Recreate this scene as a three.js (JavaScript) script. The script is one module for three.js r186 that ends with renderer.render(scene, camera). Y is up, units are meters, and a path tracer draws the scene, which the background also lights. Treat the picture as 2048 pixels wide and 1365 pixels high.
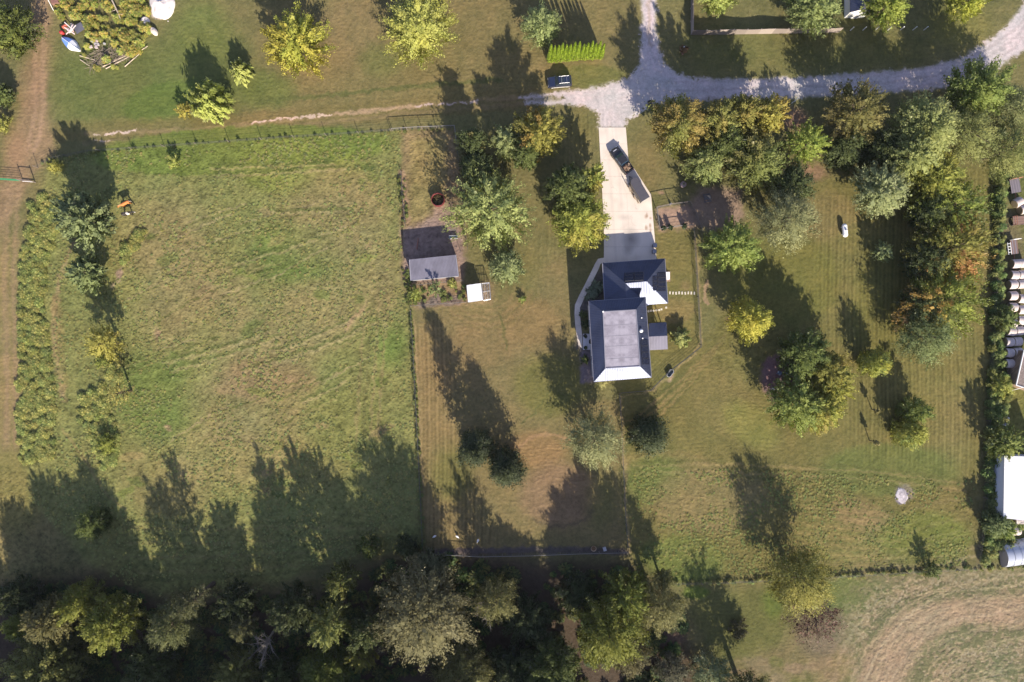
import * as THREE from 'three';
import { mergeGeometries } from 'three/addons/utils/BufferGeometryUtils.js';
import { RoundedBoxGeometry } from 'three/addons/geometries/RoundedBoxGeometry.js';
import { MarchingCubes } from 'three/addons/objects/MarchingCubes.js';

// ---------------------------------------------------------------- camera, sky, sun, exposure
const H = 120, S = 11.378;                        // camera height (m); photo pixels per metre on the ground
const scene = new THREE.Scene();
const camera = new THREE.PerspectiveCamera(2 * Math.atan(59.985 / H) * 180 / Math.PI, 1024 / 682, 1, 3000);
camera.position.set(0, H, 0); camera.up.set(0, 0, -1); camera.lookAt(0, 0, 0);
const SUN = new THREE.Vector3(0.293, 0.482, 0.826).normalize();   // low sun, south-south-east
const EXPOSURE = 2.28, SUN_I = 4.6;
{
  const W = 512, Hh = 256, d = new Float32Array(W * Hh * 4);
  for (let j = 0; j < Hh; j++) for (let i = 0; i < W; i++) {
    const el = ((j + 0.5) / Hh - 0.5) * Math.PI, az = ((i + 0.5) / W - 0.5) * 2 * Math.PI;
    const y = Math.max(0, Math.sin(el)), c = Math.cos(el), cs = c * Math.cos(az) * SUN.x + Math.sin(el) * SUN.y + c * Math.sin(az) * SUN.z;
    const hz = Math.pow(1 - y, 4), glow = Math.pow(Math.max(0, cs), 6) * 0.5 + 0.25 * Math.max(0, cs);
    const k = 0.8, o = (j * W + i) * 4;
    d[o] = k * (0.155 + 0.26 * hz + 0.26 * glow); d[o + 1] = k * (0.21 + 0.25 * hz + 0.2 * glow); d[o + 2] = k * (0.40 + 0.17 * hz + 0.12 * glow); d[o + 3] = 1;
  }
  const t = new THREE.DataTexture(d, W, Hh, THREE.RGBAFormat, THREE.FloatType);
  t.mapping = THREE.EquirectangularReflectionMapping; t.magFilter = THREE.LinearFilter; t.needsUpdate = true;
  scene.background = t; scene.environment = t;
}
const sun = new THREE.DirectionalLight(new THREE.Color(1, 0.89, 0.74), SUN_I);
sun.position.copy(SUN).multiplyScalar(250); sun.castShadow = true; sun.shadow.mapSize.set(4096, 4096);
Object.assign(sun.shadow.camera, { left: -130, right: 130, top: 130, bottom: -130, near: 10, far: 600 });
scene.add(sun, sun.target);
scene.fog = new THREE.FogExp2(0xd6dde6, 0.00004);
const renderer = new THREE.WebGLRenderer({ antialias: true });
renderer.toneMapping = THREE.LinearToneMapping; renderer.toneMappingExposure = EXPOSURE;
renderer.shadowMap.enabled = true; renderer.setSize(1024, 682);

// ---------------------------------------------------------------- helpers
function rng(seed) { let a = (seed * 2654435761) >>> 0 || 1; return () => { a = (a + 0x6d2b79f5) | 0; let t = Math.imul(a ^ (a >>> 15), 1 | a); t = (t + Math.imul(t ^ (t >>> 7), 61 | t)) ^ t; return ((t ^ (t >>> 14)) >>> 0) / 4294967296; }; }
const R0 = rng(7), rr = (a, b) => a + (b - a) * R0();
const V = (x, y, z) => new THREE.Vector3(x, y, z);
const PX = (u, h = 0) => (u - 1024) / S * (H - h) / H, PZ = (v, h = 0) => (v - 682.5) / S * (H - h) / H;
const at = (u, v, h = 0) => V(PX(u, h), h, PZ(v, h));            // the point at height h that the photograph shows at (u, v)
const lerp = (a, b, t) => a + (b - a) * t, clamp = (x, a, b) => Math.min(b, Math.max(a, x));
const sstep = (a, b, x) => { const t = clamp((x - a) / (b - a), 0, 1); return t * t * (3 - 2 * t); };
const NT = new Float32Array(65536); { const r = rng(99); for (let i = 0; i < 65536; i++) NT[i] = r(); }
function vn(x, y) { const xi = Math.floor(x), yi = Math.floor(y), fx = x - xi, fy = y - yi, a = fx * fx * (3 - 2 * fx), b = fy * fy * (3 - 2 * fy), X0 = xi & 255, X1 = (xi + 1) & 255, Y0 = (yi & 255) << 8, Y1 = ((yi + 1) & 255) << 8; const p = NT[Y0 | X0], q = NT[Y0 | X1], r = NT[Y1 | X0], s = NT[Y1 | X1]; return p + (q - p) * a + (r - p) * b + (p - q - r + s) * a * b; }
const fbm = (x, y, n = 4) => { let s = 0, a = 0.5, t = 0; for (let i = 0; i < n; i++) { s += a * vn(x, y); t += a; x = x * 2.03 + 17.3; y = y * 2.03 + 9.1; a *= 0.5; } return s / t; };
const lin = (c) => { const x = new THREE.Color(c); return [x.r, x.g, x.b]; };

const names = new Map();
const numbered = (n) => { const k = names.get(n) ?? 0; names.set(n, k + 1); return k ? n + '_' + String(k).padStart(3, '0') : n; };
function thing(name, label, category, pos = [0, 0, 0], turn = 0, group) {
  const o = new THREE.Group(); o.name = numbered(name); o.position.set(...(pos.toArray ? pos.toArray() : pos)); o.rotation.y = turn;
  o.userData = { label, category }; if (group) o.userData.group = group;
  scene.add(o); return o;
}
function plain(g) { const n = g.index ? g.toNonIndexed() : g; for (const k of Object.keys(n.attributes)) if (!['position', 'normal', 'uv'].includes(k)) n.deleteAttribute(k); if (!n.attributes.uv) n.setAttribute('uv', new THREE.BufferAttribute(new Float32Array(n.attributes.position.count * 2), 2)); n.morphAttributes = {}; return n; }
function mesh(name, geos, mat, parent, extra) {
  geos = [].concat(geos); const g = geos.length === 1 ? geos[0] : mergeGeometries(geos.map(plain));
  const m = new THREE.Mesh(g, mat); m.name = parent ? name : numbered(name); m.castShadow = m.receiveShadow = true;
  if (extra) Object.assign(m.userData, extra);
  (parent ?? scene).add(m); return m;
}
const box = (w, h, d, x = 0, y = 0, z = 0, ry = 0, rz = 0, rx = 0) => { const g = new THREE.BoxGeometry(w, h, d); if (rz) g.rotateZ(rz); if (rx) g.rotateX(rx); if (ry) g.rotateY(ry); return g.translate(x, y, z); };
const rbox = (w, h, d, x = 0, y = 0, z = 0, r = 0.05, ry = 0) => { const g = new RoundedBoxGeometry(w, h, d, 2, r); if (ry) g.rotateY(ry); return g.translate(x, y, z); };
function tube(a, b, r1, r2 = r1, n = 6) { const d = b.clone().sub(a), l = d.length(), g = new THREE.CylinderGeometry(r2, r1, l, n, 1); g.translate(0, l / 2, 0); g.applyQuaternion(new THREE.Quaternion().setFromUnitVectors(V(0, 1, 0), d.normalize())); return g.translate(a.x, a.y, a.z); }
const cyl = (r, h, x, y, z, n = 12, r2 = r) => new THREE.CylinderGeometry(r2, r, h, n).translate(x, y, z);
function std(c, rough = 0.8, metal = 0, o = {}) { return new THREE.MeshStandardMaterial({ color: Array.isArray(c) ? new THREE.Color().setRGB(...c) : new THREE.Color(c), roughness: rough, metalness: metal, side: THREE.DoubleSide, ...o }); }
// triangles from polygons
class MB {
  constructor() { this.p = []; this.n = []; this.u = []; }
  tri(a, b, c) { const n = b.clone().sub(a).cross(c.clone().sub(a)).normalize(); for (const q of [a, b, c]) { this.p.push(q.x, q.y, q.z); this.n.push(n.x, n.y, n.z); this.u.push(q.x, q.z + q.y); } return this; }
  poly(pts) { for (let i = 1; i < pts.length - 1; i++) this.tri(pts[0], pts[i], pts[i + 1]); return this; }
  prism(pts, off) { const q = pts.map((p) => p.clone().add(off)); this.poly(pts); this.poly(q.slice().reverse()); pts.forEach((p, i) => { const j = (i + 1) % pts.length; this.poly([p, q[i], q[j], pts[j]]); }); return this; }
  geo() { const g = new THREE.BufferGeometry(); g.setAttribute('position', new THREE.Float32BufferAttribute(this.p, 3)); g.setAttribute('normal', new THREE.Float32BufferAttribute(this.n, 3)); g.setAttribute('uv', new THREE.Float32BufferAttribute(this.u, 2)); return g; }
}
// roof sheet: polygon eaveA, eaveB, ... (counter-clockwise seen from above) with thickness and standing ribs running up the slope
function ribbed(pts, space = 0.3, rib = 0.04, thick = 0.1, wide = 0.05) {
  const m = new MB(), n = pts[1].clone().sub(pts[0]).cross(pts[2].clone().sub(pts[0])).normalize(); if (n.y < 0) n.negate();
  m.prism(pts, V(0, -thick, 0));
  const e = pts[1].clone().sub(pts[0]), L = e.length(); e.normalize(); const up = n.clone().cross(e).normalize(); if (up.y < 0) up.negate();
  const q = pts.map((p) => { const d = p.clone().sub(pts[0]); return [d.dot(e), d.dot(up)]; });
  const x0 = Math.min(...q.map((a) => a[0])), x1 = Math.max(...q.map((a) => a[0]));
  for (let x = x0 + space / 2; x < x1; x += space) {
    const ys = []; q.forEach((a, i) => { const b = q[(i + 1) % q.length]; if ((a[0] <= x) !== (b[0] <= x)) ys.push(a[1] + (b[1] - a[1]) * (x - a[0]) / (b[0] - a[0])); });
    if (ys.length < 2) continue; const y0 = Math.min(...ys) + 0.02, y1 = Math.max(...ys) - 0.02; if (y1 - y0 < 0.1) continue;
    const P = (s, y, k) => pts[0].clone().addScaledVector(e, x + s).addScaledVector(up, y).addScaledVector(n, k);
    const a = P(-wide / 2, y0, 0.002), b = P(wide / 2, y0, 0.002), c = P(0, y0, rib), a2 = P(-wide / 2, y1, 0.002), b2 = P(wide / 2, y1, 0.002), c2 = P(0, y1, rib);
    m.poly([a, c, c2, a2]); m.poly([c, b, b2, c2]); m.tri(a, b, c); m.tri(a2, c2, b2);
  }
  return m.geo();
}
function sdfBody(bones, cell = 0.03) {                    // one continuous skin round tapered bones [ax,ay,az,ra, bx,by,bz,rb]
  const lo = [9, 9, 9], hi = [-9, -9, -9];
  for (const b of bones) for (const o of [0, 4]) for (let k = 0; k < 3; k++) { lo[k] = Math.min(lo[k], b[o + k] - b[o + 3] - 0.08); hi[k] = Math.max(hi[k], b[o + k] + b[o + 3] + 0.08); }
  const c = [0, 1, 2].map((k) => (lo[k] + hi[k]) / 2), half = Math.max(hi[0] - lo[0], hi[1] - lo[1], hi[2] - lo[2]) / 2 * 1.05, res = Math.ceil(2 * half / cell);
  const mc = new MarchingCubes(res, new THREE.MeshStandardMaterial(), false, false, 60000); mc.isolation = 0;
  for (let z = 0; z < res; z++) for (let y = 0; y < res; y++) for (let x = 0; x < res; x++) {
    const p = [x, y, z].map((k, i) => c[i] + (k - res / 2) / (res / 2) * half); let d = 9;
    for (const b of bones) {
      const ab = [b[4] - b[0], b[5] - b[1], b[6] - b[2]], ap = [p[0] - b[0], p[1] - b[1], p[2] - b[2]], l = ab[0] ** 2 + ab[1] ** 2 + ab[2] ** 2;
      const t = l ? clamp((ap[0] * ab[0] + ap[1] * ab[1] + ap[2] * ab[2]) / l, 0, 1) : 0, r = lerp(b[3], b[7], t);
      const e = Math.hypot(ap[0] - ab[0] * t, ap[1] - ab[1] * t, ap[2] - ab[2] * t) - r, k = 0.06, h = clamp(0.5 + 0.5 * (d - e) / k, 0, 1);
      d = lerp(d, e, h) - k * h * (1 - h);
    }
    mc.field[x + y * res + z * res * res] = -d;
  }
  mc.update();
  const g = new THREE.BufferGeometry(), n = mc.count ?? mc.geometry.drawRange.count;
  g.setAttribute('position', new THREE.BufferAttribute(mc.positionArray.slice(0, n * 3).map((q, i) => q * half + c[i % 3]), 3));
  g.setAttribute('normal', new THREE.BufferAttribute(mc.normalArray.slice(0, n * 3), 3));
  g.setAttribute('uv', new THREE.BufferAttribute(new Float32Array(n * 2), 2));
  return g;
}
const ORD = ['first', 'second', 'third', 'fourth', 'fifth', 'sixth', 'seventh', 'eighth', 'ninth', 'tenth', 'eleventh', 'twelfth', 'thirteenth', 'fourteenth'];
// ---------------------------------------------------------------- the ground: one painted map of soil and grass in metres (not light)
const TW = 2048, TH = 1408, TK = 0.9, U0 = -113.8, V0 = -100;
const GW = TW / TK / S, GH = TH / TK / S;
function layer() { const c = document.createElement('canvas'); c.width = TW; c.height = TH; const x = c.getContext('2d'); x.setTransform(TK, 0, 0, TK, -U0 * TK, -V0 * TK); return [c, x]; }
const [gc, gx] = layer();
const path = (x, p, close) => { x.beginPath(); p.forEach((q, i) => i ? x.lineTo(...q) : x.moveTo(...q)); if (close) x.closePath(); };
function blot(color, blur, p, alpha = 1) { gx.filter = blur ? `blur(${blur}px)` : 'none'; gx.globalAlpha = alpha; gx.fillStyle = color; path(gx, p, true); gx.fill(); }
function spot(color, blur, u, v, r, r2 = r, alpha = 1, rot = 0) {
  gx.filter = 'none'; gx.globalAlpha = alpha; gx.save(); gx.translate(u, v); gx.rotate(rot); gx.scale(1, (r2 + blur * 1.2) / (r + blur * 1.2));
  const q = r + blur * 1.2, g = gx.createRadialGradient(0, 0, 0, 0, 0, q), f = clamp((r - blur * 1.2) / q, 0, 1);
  g.addColorStop(0, color); g.addColorStop(f, color); g.addColorStop(lerp(f, 1, .25), color + 'd8'); g.addColorStop(lerp(f, 1, .5), color + '80'); g.addColorStop(lerp(f, 1, .75), color + '28'); g.addColorStop(1, color + '00');
  gx.fillStyle = g; gx.beginPath(); gx.arc(0, 0, q, 0, 7); gx.fill(); gx.restore();
}
function line(color, width, p, blur = 1, alpha = 1, dash) {
  gx.filter = 'none'; gx.strokeStyle = color; gx.lineJoin = gx.lineCap = 'round'; gx.setLineDash(dash ?? []); smooth(gx, p); const n = Math.max(1, Math.min(5, Math.round(blur)));
  for (let i = 0; i < n; i++) { gx.lineWidth = Math.max(.6, width + (n === 1 ? 0 : lerp(1.6, -1.2, i / (n - 1)) * blur)); gx.globalAlpha = n === 1 ? alpha : 1 - Math.pow(1 - alpha, 1 / n * 1.15); gx.stroke(); }
  gx.setLineDash([]);
}
function smooth(x, p) { x.beginPath(); x.moveTo(...p[0]); for (let i = 1; i < p.length - 1; i++) x.quadraticCurveTo(p[i][0], p[i][1], (p[i][0] + p[i + 1][0]) / 2, (p[i][1] + p[i + 1][1]) / 2); x.lineTo(...p[p.length - 1]); }

const PASTURE = [[104, 320], [180, 303], [400, 289], [560, 277], [800, 262], [803, 330], [806, 455], [803, 575], [822, 625], [830, 760], [838, 920], [845, 1098], [640, 1130], [500, 1195], [300, 1195], [180, 1130], [60, 1000], [50, 930], [45, 700], [50, 560], [75, 400]];
const CROP = [[1690, 1230], [1720, 1160], [1800, 1140], [1960, 1138], [2162, 1140], [2162, 1464], [1730, 1464], [1725, 1390], [1715, 1330], [1695, 1280]];
const EASTLAWN = [[1245, 790], [1400, 690], [1500, 560], [1620, 360], [1990, 330], [1985, 600], [1970, 800], [1955, 1000], [1940, 1130], [1350, 1165], [1262, 1110]];
const PATHW = [[62, -100], [104, -100], [104, 60], [92, 200], [110, 300], [70, 345], [0, 470], [20, 600], [34, 920], [0, 1000], [-113, 1000], [-113, 480], [-20, 420], [8, 330], [30, 250], [60, 150]];
const YARD = [[806, 262], [910, 258], [922, 360], [935, 480], [918, 520], [925, 575], [985, 560], [985, 605], [825, 615], [806, 560], [801, 455]];
const ROAD = [[1284, -100], [1311, -100], [1311, 0], [1313, 60], [1320, 100], [1332, 128], [1352, 145], [1385, 156], [1500, 157], [1640, 152], [1750, 144], [1850, 133], [1920, 117], [1965, 90], [2010, 55], [2048, 5], [2100, -80], [2162, -80], [2162, 0], [2090, 70], [2048, 102], [2010, 125], [1975, 145], [1930, 166], [1860, 180], [1740, 188], [1600, 194], [1480, 197], [1400, 200], [1330, 205], [1300, 211], [1280, 221], [1265, 233], [1252, 243], [1252, 254], [1197, 258], [1197, 235], [1190, 222], [1168, 213], [1130, 209], [1050, 209], [1050, 200], [1125, 198], [1128, 194], [1040, 197], [1040, 190], [1110, 185], [1190, 174], [1225, 165], [1254, 158], [1268, 143], [1278, 125], [1281, 90], [1282, 40]];
{
  gx.filter = 'none'; gx.fillStyle = '#777347'; gx.fillRect(U0, V0, TW / TK, TH / TK);
  // northern lawn
  blot('#7c7347', 20, [[330, -100], [1280, -100], [1280, 150], [1050, 190], [500, 250], [480, 120]]);
  blot('#66703a', 22, [[100, 100], [480, 60], [520, 180], [430, 240], [110, 250]], .85);
  spot('#5f7433', 14, 330, 200, 90, 26, .7, -.25); spot('#6d7a3c', 24, 400, 60, 60, 60, .7); spot('#8a7850', 26, 700, 60, 70, 60, .7); spot('#8a7a4e', 26, 640, 130, 80, 36, .6); spot('#647238', 18, 530, 180, 60, 30, .7); spot('#676f3a', 18, 760, 120, 40, 26, .6);
  spot('#857549', 14, 1150, 135, 70, 12, .8); spot('#6a7038', 14, 1180, 152, 70, 12, .6);
  line('#5d6536', 5, [[520, 203], [650, 190], [760, 180], [830, 172], [1000, 158]], 3, .7);
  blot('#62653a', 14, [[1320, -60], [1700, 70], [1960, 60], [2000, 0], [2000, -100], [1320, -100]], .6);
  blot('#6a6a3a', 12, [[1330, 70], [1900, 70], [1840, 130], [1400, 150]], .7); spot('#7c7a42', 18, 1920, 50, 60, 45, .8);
  // the two tracks west of the crossroads
  line('#7b7044', 34, [[120, 262], [300, 258], [520, 245], [720, 225], [860, 212], [1060, 197]], 8, .4);
  for (const [o, a] of [[0, .55], [17, .4]]) line('#978460', 7, [[170, 268 + o], [300, 262 + o], [420, 258 + o], [520, 245 + o * .8], [640, 232 + o * .8], [760, 218 + o * .8], [860, 208 + o * .8], [1060, 193 + o * .8]], 2.5, a);
  line('#d9c3ae', 4.5, [[208, 268], [240, 264], [270, 262]], 1.2, .9, [22, 5]); line('#cdb79d', 3.5, [[185, 267], [198, 268]], 1, .9); line('#cdb79d', 3.5, [[188, 282], [220, 283]], 1, .8, [7, 6]);
  line('#d6bda4', 4.5, [[505, 246], [560, 238], [610, 233], [668, 228]], 1.3, .9, [26, 7]); line('#cbb6a5', 4, [[830, 213], [880, 207], [955, 203]], 1.2, .9, [14, 8]); line('#bca07e', 4, [[670, 228], [770, 219], [830, 213]], 2, .7);
  // western dirt lane
  blot('#927d5a', 7, PATHW); blot('#8b7f4e', 12, [[-20, 470], [30, 500], [40, 920], [10, 1180], [-113, 1180], [-113, 480]], .8);
  for (const o of [-8, 8]) line('#a98f6d', 7, [[84 + o, -100], [82 + o, 60], [74 + o, 140], [80 + o, 230], [60 + o, 300]], 3, .6);
  for (const o of [8, 26]) line('#9f8660', 8, [[10 + o, 380], [-2 + o, 520], [4 + o, 700], [4 + o, 900]], 4, .55);
  spot('#96795a', 10, 60, 170, 28, 60, .5); spot('#a6855f', 8, 30, 300, 26, 40, .5); spot('#7d7a42', 14, 30, 980, 60, 90, .7);
  // pasture
  blot('#7e8148', 5, PASTURE);
  for (const [c, u, v, a, b, k, t] of [['#6d7d36', 480, 300, 300, 30, .8, -.05], ['#7d8a3c', 600, 330, 130, 50, .7, 0], ['#8b7d4c', 690, 400, 90, 60, .6, 0], ['#8a764d', 520, 800, 110, 70, .85, -.5], ['#927a55', 490, 760, 60, 40, .7, -.4], ['#87784d', 470, 860, 60, 30, .5, 0], ['#6b7b3c', 310, 790, 85, 90, .8, .5], ['#66783a', 590, 510, 90, 50, .8, 0], ['#697f33', 560, 470, 40, 20, .6, 0], ['#8a7d4e', 400, 600, 100, 80, .55, .3], ['#8c8350', 620, 640, 120, 60, .5, -.5], ['#9a7f58', 410, 580, 18, 10, .6, 0], ['#6a8138', 780, 690, 30, 50, .7, 0], ['#8d7f52', 770, 560, 26, 120, .7, 0], ['#8d7b50', 330, 480, 60, 70, .45, 0], ['#7d8043', 640, 850, 130, 70, .7, 0], ['#828543', 420, 930, 130, 40, .6, 0], ['#8b8149', 560, 940, 130, 50, .4, 0], ['#6f7f3a', 400, 700, 40, 90, .6, .4], ['#66783a', 440, 830, 130, 26, .5, .1], ['#8b7c50', 330, 970, 90, 60, .4, .3]]) spot(c, 18, u, v, a, b, k, t);
  for (const [u, v, a, c] of [[330, 470, 110, 90], [660, 430, 120, 80], [500, 770, 140, 90], [720, 520, 60, 110], [380, 620, 120, 80], [600, 640, 130, 60], [470, 900, 150, 50]]) spot('#938758', 30, u, v, a, c, .5, -.3);
  for (let i = 0; i < 46; i++) spot(['#56682f', '#5c7030', '#9d8a58', '#a58d62', '#75863a'][i % 5], 4, rr(250, 790), rr(310, 1000), rr(6, 26), rr(4, 10), .5, rr(-.6, .3));
  for (let i = 0; i < 26; i++) { const u = rr(230, 700), v = rr(420, 900), l = rr(60, 170), s = rr(.25, .6); line(i % 2 ? '#59632f' : '#a3946a', 3, [[u, v], [u + l * .5, v - l * s * .55], [u + l, v - l * s]], 1.2, .55); line(i % 2 ? '#98895a' : '#5c6632', 2.4, [[u + 1, v + 6], [u + l * .5, v + 6 - l * s * .55], [u + l, v + 6 - l * s]], 1.2, .4); }
  for (const [u, v, l, s] of [[540, 700, 200, .42], [560, 720, 190, .44], [330, 720, 210, .3], [340, 735, 220, .3], [600, 800, 90, .5], [480, 740, 130, .35], [470, 520, 160, .3], [420, 330, 250, .03], [430, 345, 260, .05], [540, 420, 150, .02]]) { line('#5b6534', 4, [[u, v], [u + l * .5, v - l * s * .4], [u + l, v - l * s]], 1.5, .6); line('#a79a68', 4, [[u + 3, v + 7], [u + l * .5, v + 7 - l * s * .4], [u + l, v + 7 - l * s]], 1.5, .6); }
  for (const u of [716, 730, 744, 760]) line(u % 4 ? '#6a6b3c' : '#968759', 4, [[u + 14, 600], [u + 6, 700], [u, 800], [u - 4, 880]], 2, .5);
  line('#a38a63', 6, [[690, 655], [705, 640], [725, 618]], 2, .7); spot('#a8917c', 3, 237, 550, 7, 16, .8, .3); spot('#ab967e', 3, 225, 572, 5, 8, .6, .3); spot('#9d8065', 4, 316, 670, 8, 14, .6); spot('#ad8c6c', 3, 335, 855, 7, 5, .7);
  line('#a18b64', 8, [[150, 480], [120, 530], [105, 640], [110, 720], [128, 800]], 4, .6); line('#8f7d52', 14, [[112, 600], [118, 700], [125, 770]], 6, .6);
  line('#937f54', 3, [[125, 860], [170, 920], [210, 990], [250, 1020]], 2, .5); line('#6d6a3f', 16, [[330, 1195], [480, 1182], [600, 1172], [680, 1160]], 6, .6);
  for (let i = 0; i < 9; i++) line(i % 2 ? '#86794f' : '#565c33', 3, [[250, 1040 + i * 15], [420, 1046 + i * 14], [600, 1040 + i * 13], [760, 1050 + i * 8]], 2, .4);
  // middle lawn
  blot('#7f744a', 6, [[825, 625], [985, 610], [1060, 560], [1130, 500], [1150, 700], [1160, 800], [1240, 800], [1250, 1105], [850, 1098], [838, 900]]);
  blot('#8b784d', 8, [[832, 640], [880, 640], [915, 860], [925, 1010], [850, 1090], [845, 940], [836, 780]], .85);
  for (const [c, u, v, a, b, k] of [['#70703a', 1100, 770, 70, 60, .8], ['#6b6d38', 900, 950, 40, 60, .7], ['#8f774b', 1060, 640, 60, 50, .6], ['#747040', 1050, 540, 30, 60, .6], ['#7a7140', 1130, 400, 30, 80, .5], ['#977a50', 1070, 900, 60, 30, .7], ['#8d7556', 1120, 990, 80, 60, .8], ['#6f6f3b', 1200, 1000, 30, 70, .5], ['#8a754c', 960, 690, 70, 40, .5], ['#756f3c', 1160, 260, 20, 50, .7]]) spot(c, 16, u, v, a, b, k);
  for (let i = 0; i < 9; i++) { gx.filter = 'blur(1.6px)'; gx.globalAlpha = .38; gx.strokeStyle = i % 2 ? '#a08256' : '#665f36'; gx.lineWidth = 3.4; gx.beginPath(); gx.ellipse(972, 570, 34 + i * 8, 30 + i * 7, 0, .1, 2.5); gx.stroke(); }
  gx.filter = 'blur(1.5px)'; gx.globalAlpha = .5; gx.strokeStyle = '#544d3c'; gx.lineWidth = 4; gx.beginPath(); gx.ellipse(1116, 985, 82, 68, 0, .5, 2.2); gx.stroke();
  gx.strokeStyle = '#a88a62'; gx.globalAlpha = .7; gx.beginPath(); gx.ellipse(1095, 915, 62, 46, 0, 3.3, 5.6); gx.stroke(); gx.lineWidth = 3; gx.beginPath(); gx.ellipse(1095, 922, 72, 52, 0, 3.3, 5.4); gx.stroke();
  line('#5c6335', 2.5, [[1043, 846], [1070, 826], [1090, 795], [1100, 780]], 1.2, .6); line('#5a5f34', 3, [[1000, 630], [1010, 670], [1010, 700]], 1.5, .6);
  // house garden and the eastern lawns
  blot('#75703f', 8, EASTLAWN); blot('#767140', 4, [[1312, 455], [1386, 450], [1400, 690], [1330, 745], [1300, 785], [1240, 785], [1300, 700]]);
  spot('#837349', 8, 1372, 573, 8, 8, .9); spot('#927b50', 8, 1350, 620, 40, 20, .5); line('#a98f6c', 5, [[1416, 560], [1410, 575], [1406, 590], [1413, 608]], 1.5, .9);
  for (const [c, u, v, a, b, k, t] of [['#6e7035', 1560, 560, 120, 90, .6, 0], ['#84754a', 1650, 430, 70, 40, .6, 0], ['#7e7545', 1450, 800, 70, 60, .6, .5], ['#8b7c4c', 1330, 930, 100, 14, .7, 0], ['#68763a', 1310, 960, 60, 40, .8, 0], ['#8a7d52', 1420, 1000, 120, 60, .6, 0], ['#6f7a3a', 1360, 1120, 90, 40, .8, 0], ['#847c48', 1720, 1080, 120, 40, .7, 0], ['#957f56', 1720, 1030, 60, 20, .6, .3], ['#6c7a36', 1850, 1080, 90, 50, .7, 0], ['#727036', 1760, 620, 60, 120, .5, 0], ['#66733a', 1780, 940, 140, 40, .6, 0], ['#7a7440', 1850, 760, 70, 120, .6, 0], ['#857c4b', 1910, 850, 40, 100, .5, 0], ['#7d8040', 1500, 850, 60, 30, .7, .6], ['#857548', 1290, 330, 40, 80, .6, 0], ['#6a6d38', 1300, 420, 24, 20, .7, 0], ['#907650', 1570, 350, 50, 18, .6, 0]]) spot(c, 16, u, v, a, b, k, t);
  for (let i = 0; i < 7; i++) line(i % 2 ? '#a28a58' : '#5e5f33', 5, [[1255, 830 - i * 9 + 60], [1330, 790 - i * 8 + 40], [1400, 720 - i * 6 + 30], [1450, 640 - i * 4 + 30 + i * 5]], 2, .45);
  for (let i = 0; i < 5; i++) line(i % 2 ? '#9c8b58' : '#646437', 3.5, [[1270, 926 + i * 7], [1400, 920 + i * 7], [1550, 926 + i * 8], [1750, 934 + i * 8], [1930, 962 + i * 7]], 1.6, .45);
  for (let i = 0; i < 14; i++) line(i % 2 ? '#a08d58' : '#5f6a36', 3, [[1560 + i * 3, 1000 + i * 9], [1680, 1010 + i * 9.5], [1800, 1028 + i * 8]], 1.4, .35);
  spot('#a98a6c', 3, 1322, 384, 7, 4, .9, .3); spot('#bfa086', 3, 1338, 757, 8, 4, .7, -.4);
  spot('#8e6f52', 6, 1460, 640, 4, 4, .6);
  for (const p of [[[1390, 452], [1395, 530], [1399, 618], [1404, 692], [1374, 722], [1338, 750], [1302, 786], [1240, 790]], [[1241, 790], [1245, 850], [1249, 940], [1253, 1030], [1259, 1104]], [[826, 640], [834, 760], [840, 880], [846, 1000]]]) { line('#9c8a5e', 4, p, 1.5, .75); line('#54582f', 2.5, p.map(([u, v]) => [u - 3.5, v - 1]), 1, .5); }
  // dirt yards
  blot('#97836c', 5, [[1310, 415], [1378, 408], [1400, 372], [1480, 375], [1490, 440], [1460, 500], [1430, 480], [1412, 452], [1316, 460]]); blot('#a58c74', 3, [[1316, 418], [1376, 410], [1392, 452], [1320, 458]]);
  spot('#8b6f58', 10, 1590, 240, 26, 24, .9); spot('#8f7358', 8, 1625, 345, 30, 14, .8); spot('#8d7560', 8, 1840, 330, 16, 16, .6);
  blot('#8f7a58', 6, YARD); blot('#8b7f4c', 8, [[815, 270], [895, 270], [890, 390], [830, 450], [812, 440]], .9); blot('#958172', 5, [[840, 450], [880, 420], [900, 410], [930, 480], [928, 560], [905, 570], [808, 560], [803, 460]]);
  spot('#9a836c', 5, 890, 425, 24, 22, .8); line('#a08566', 9, [[803, 345], [808, 390], [812, 440]], 3, .8);
  blot('#96805c', 4, [[826, 575], [920, 565], [932, 605], [828, 612]]); spot('#7d7168', 4, 890, 600, 36, 8, .7); spot('#7d7168', 4, 850, 608, 20, 5, .6); spot('#6f8038', 6, 830, 590, 14, 12, .7);
  blot('#8b6f6c', 3, [[1530, 720], [1580, 690], [1600, 770], [1548, 808], [1526, 780], [1520, 740]]);           // red mulch
  blot('#857a78', 2.5, [[1160, 700], [1186, 690], [1192, 762], [1160, 768]]); blot('#6d665c', 2, [[1196, 540], [1208, 525], [1206, 610], [1180, 610], [1162, 640], [1166, 670], [1180, 700], [1150, 700], [1150, 612]]);
  spot('#8d8792', 2, 1803, 992, 12, 16, .9, .6); spot('#9a8f8a', 3, 1810, 986, 20, 18, .5, .4);
  // eastern neighbour
  blot('#6a6f3d', 4, [[1988, 330], [2162, 330], [2162, 1140], [1970, 1140], [1985, 800]]); spot('#7b6a58', 6, 2020, 540, 30, 160, .5); blot('#7d7c40', 6, [[2015, 770], [2050, 780], [2050, 900], [2020, 905], [2010, 850]], .8);
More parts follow.
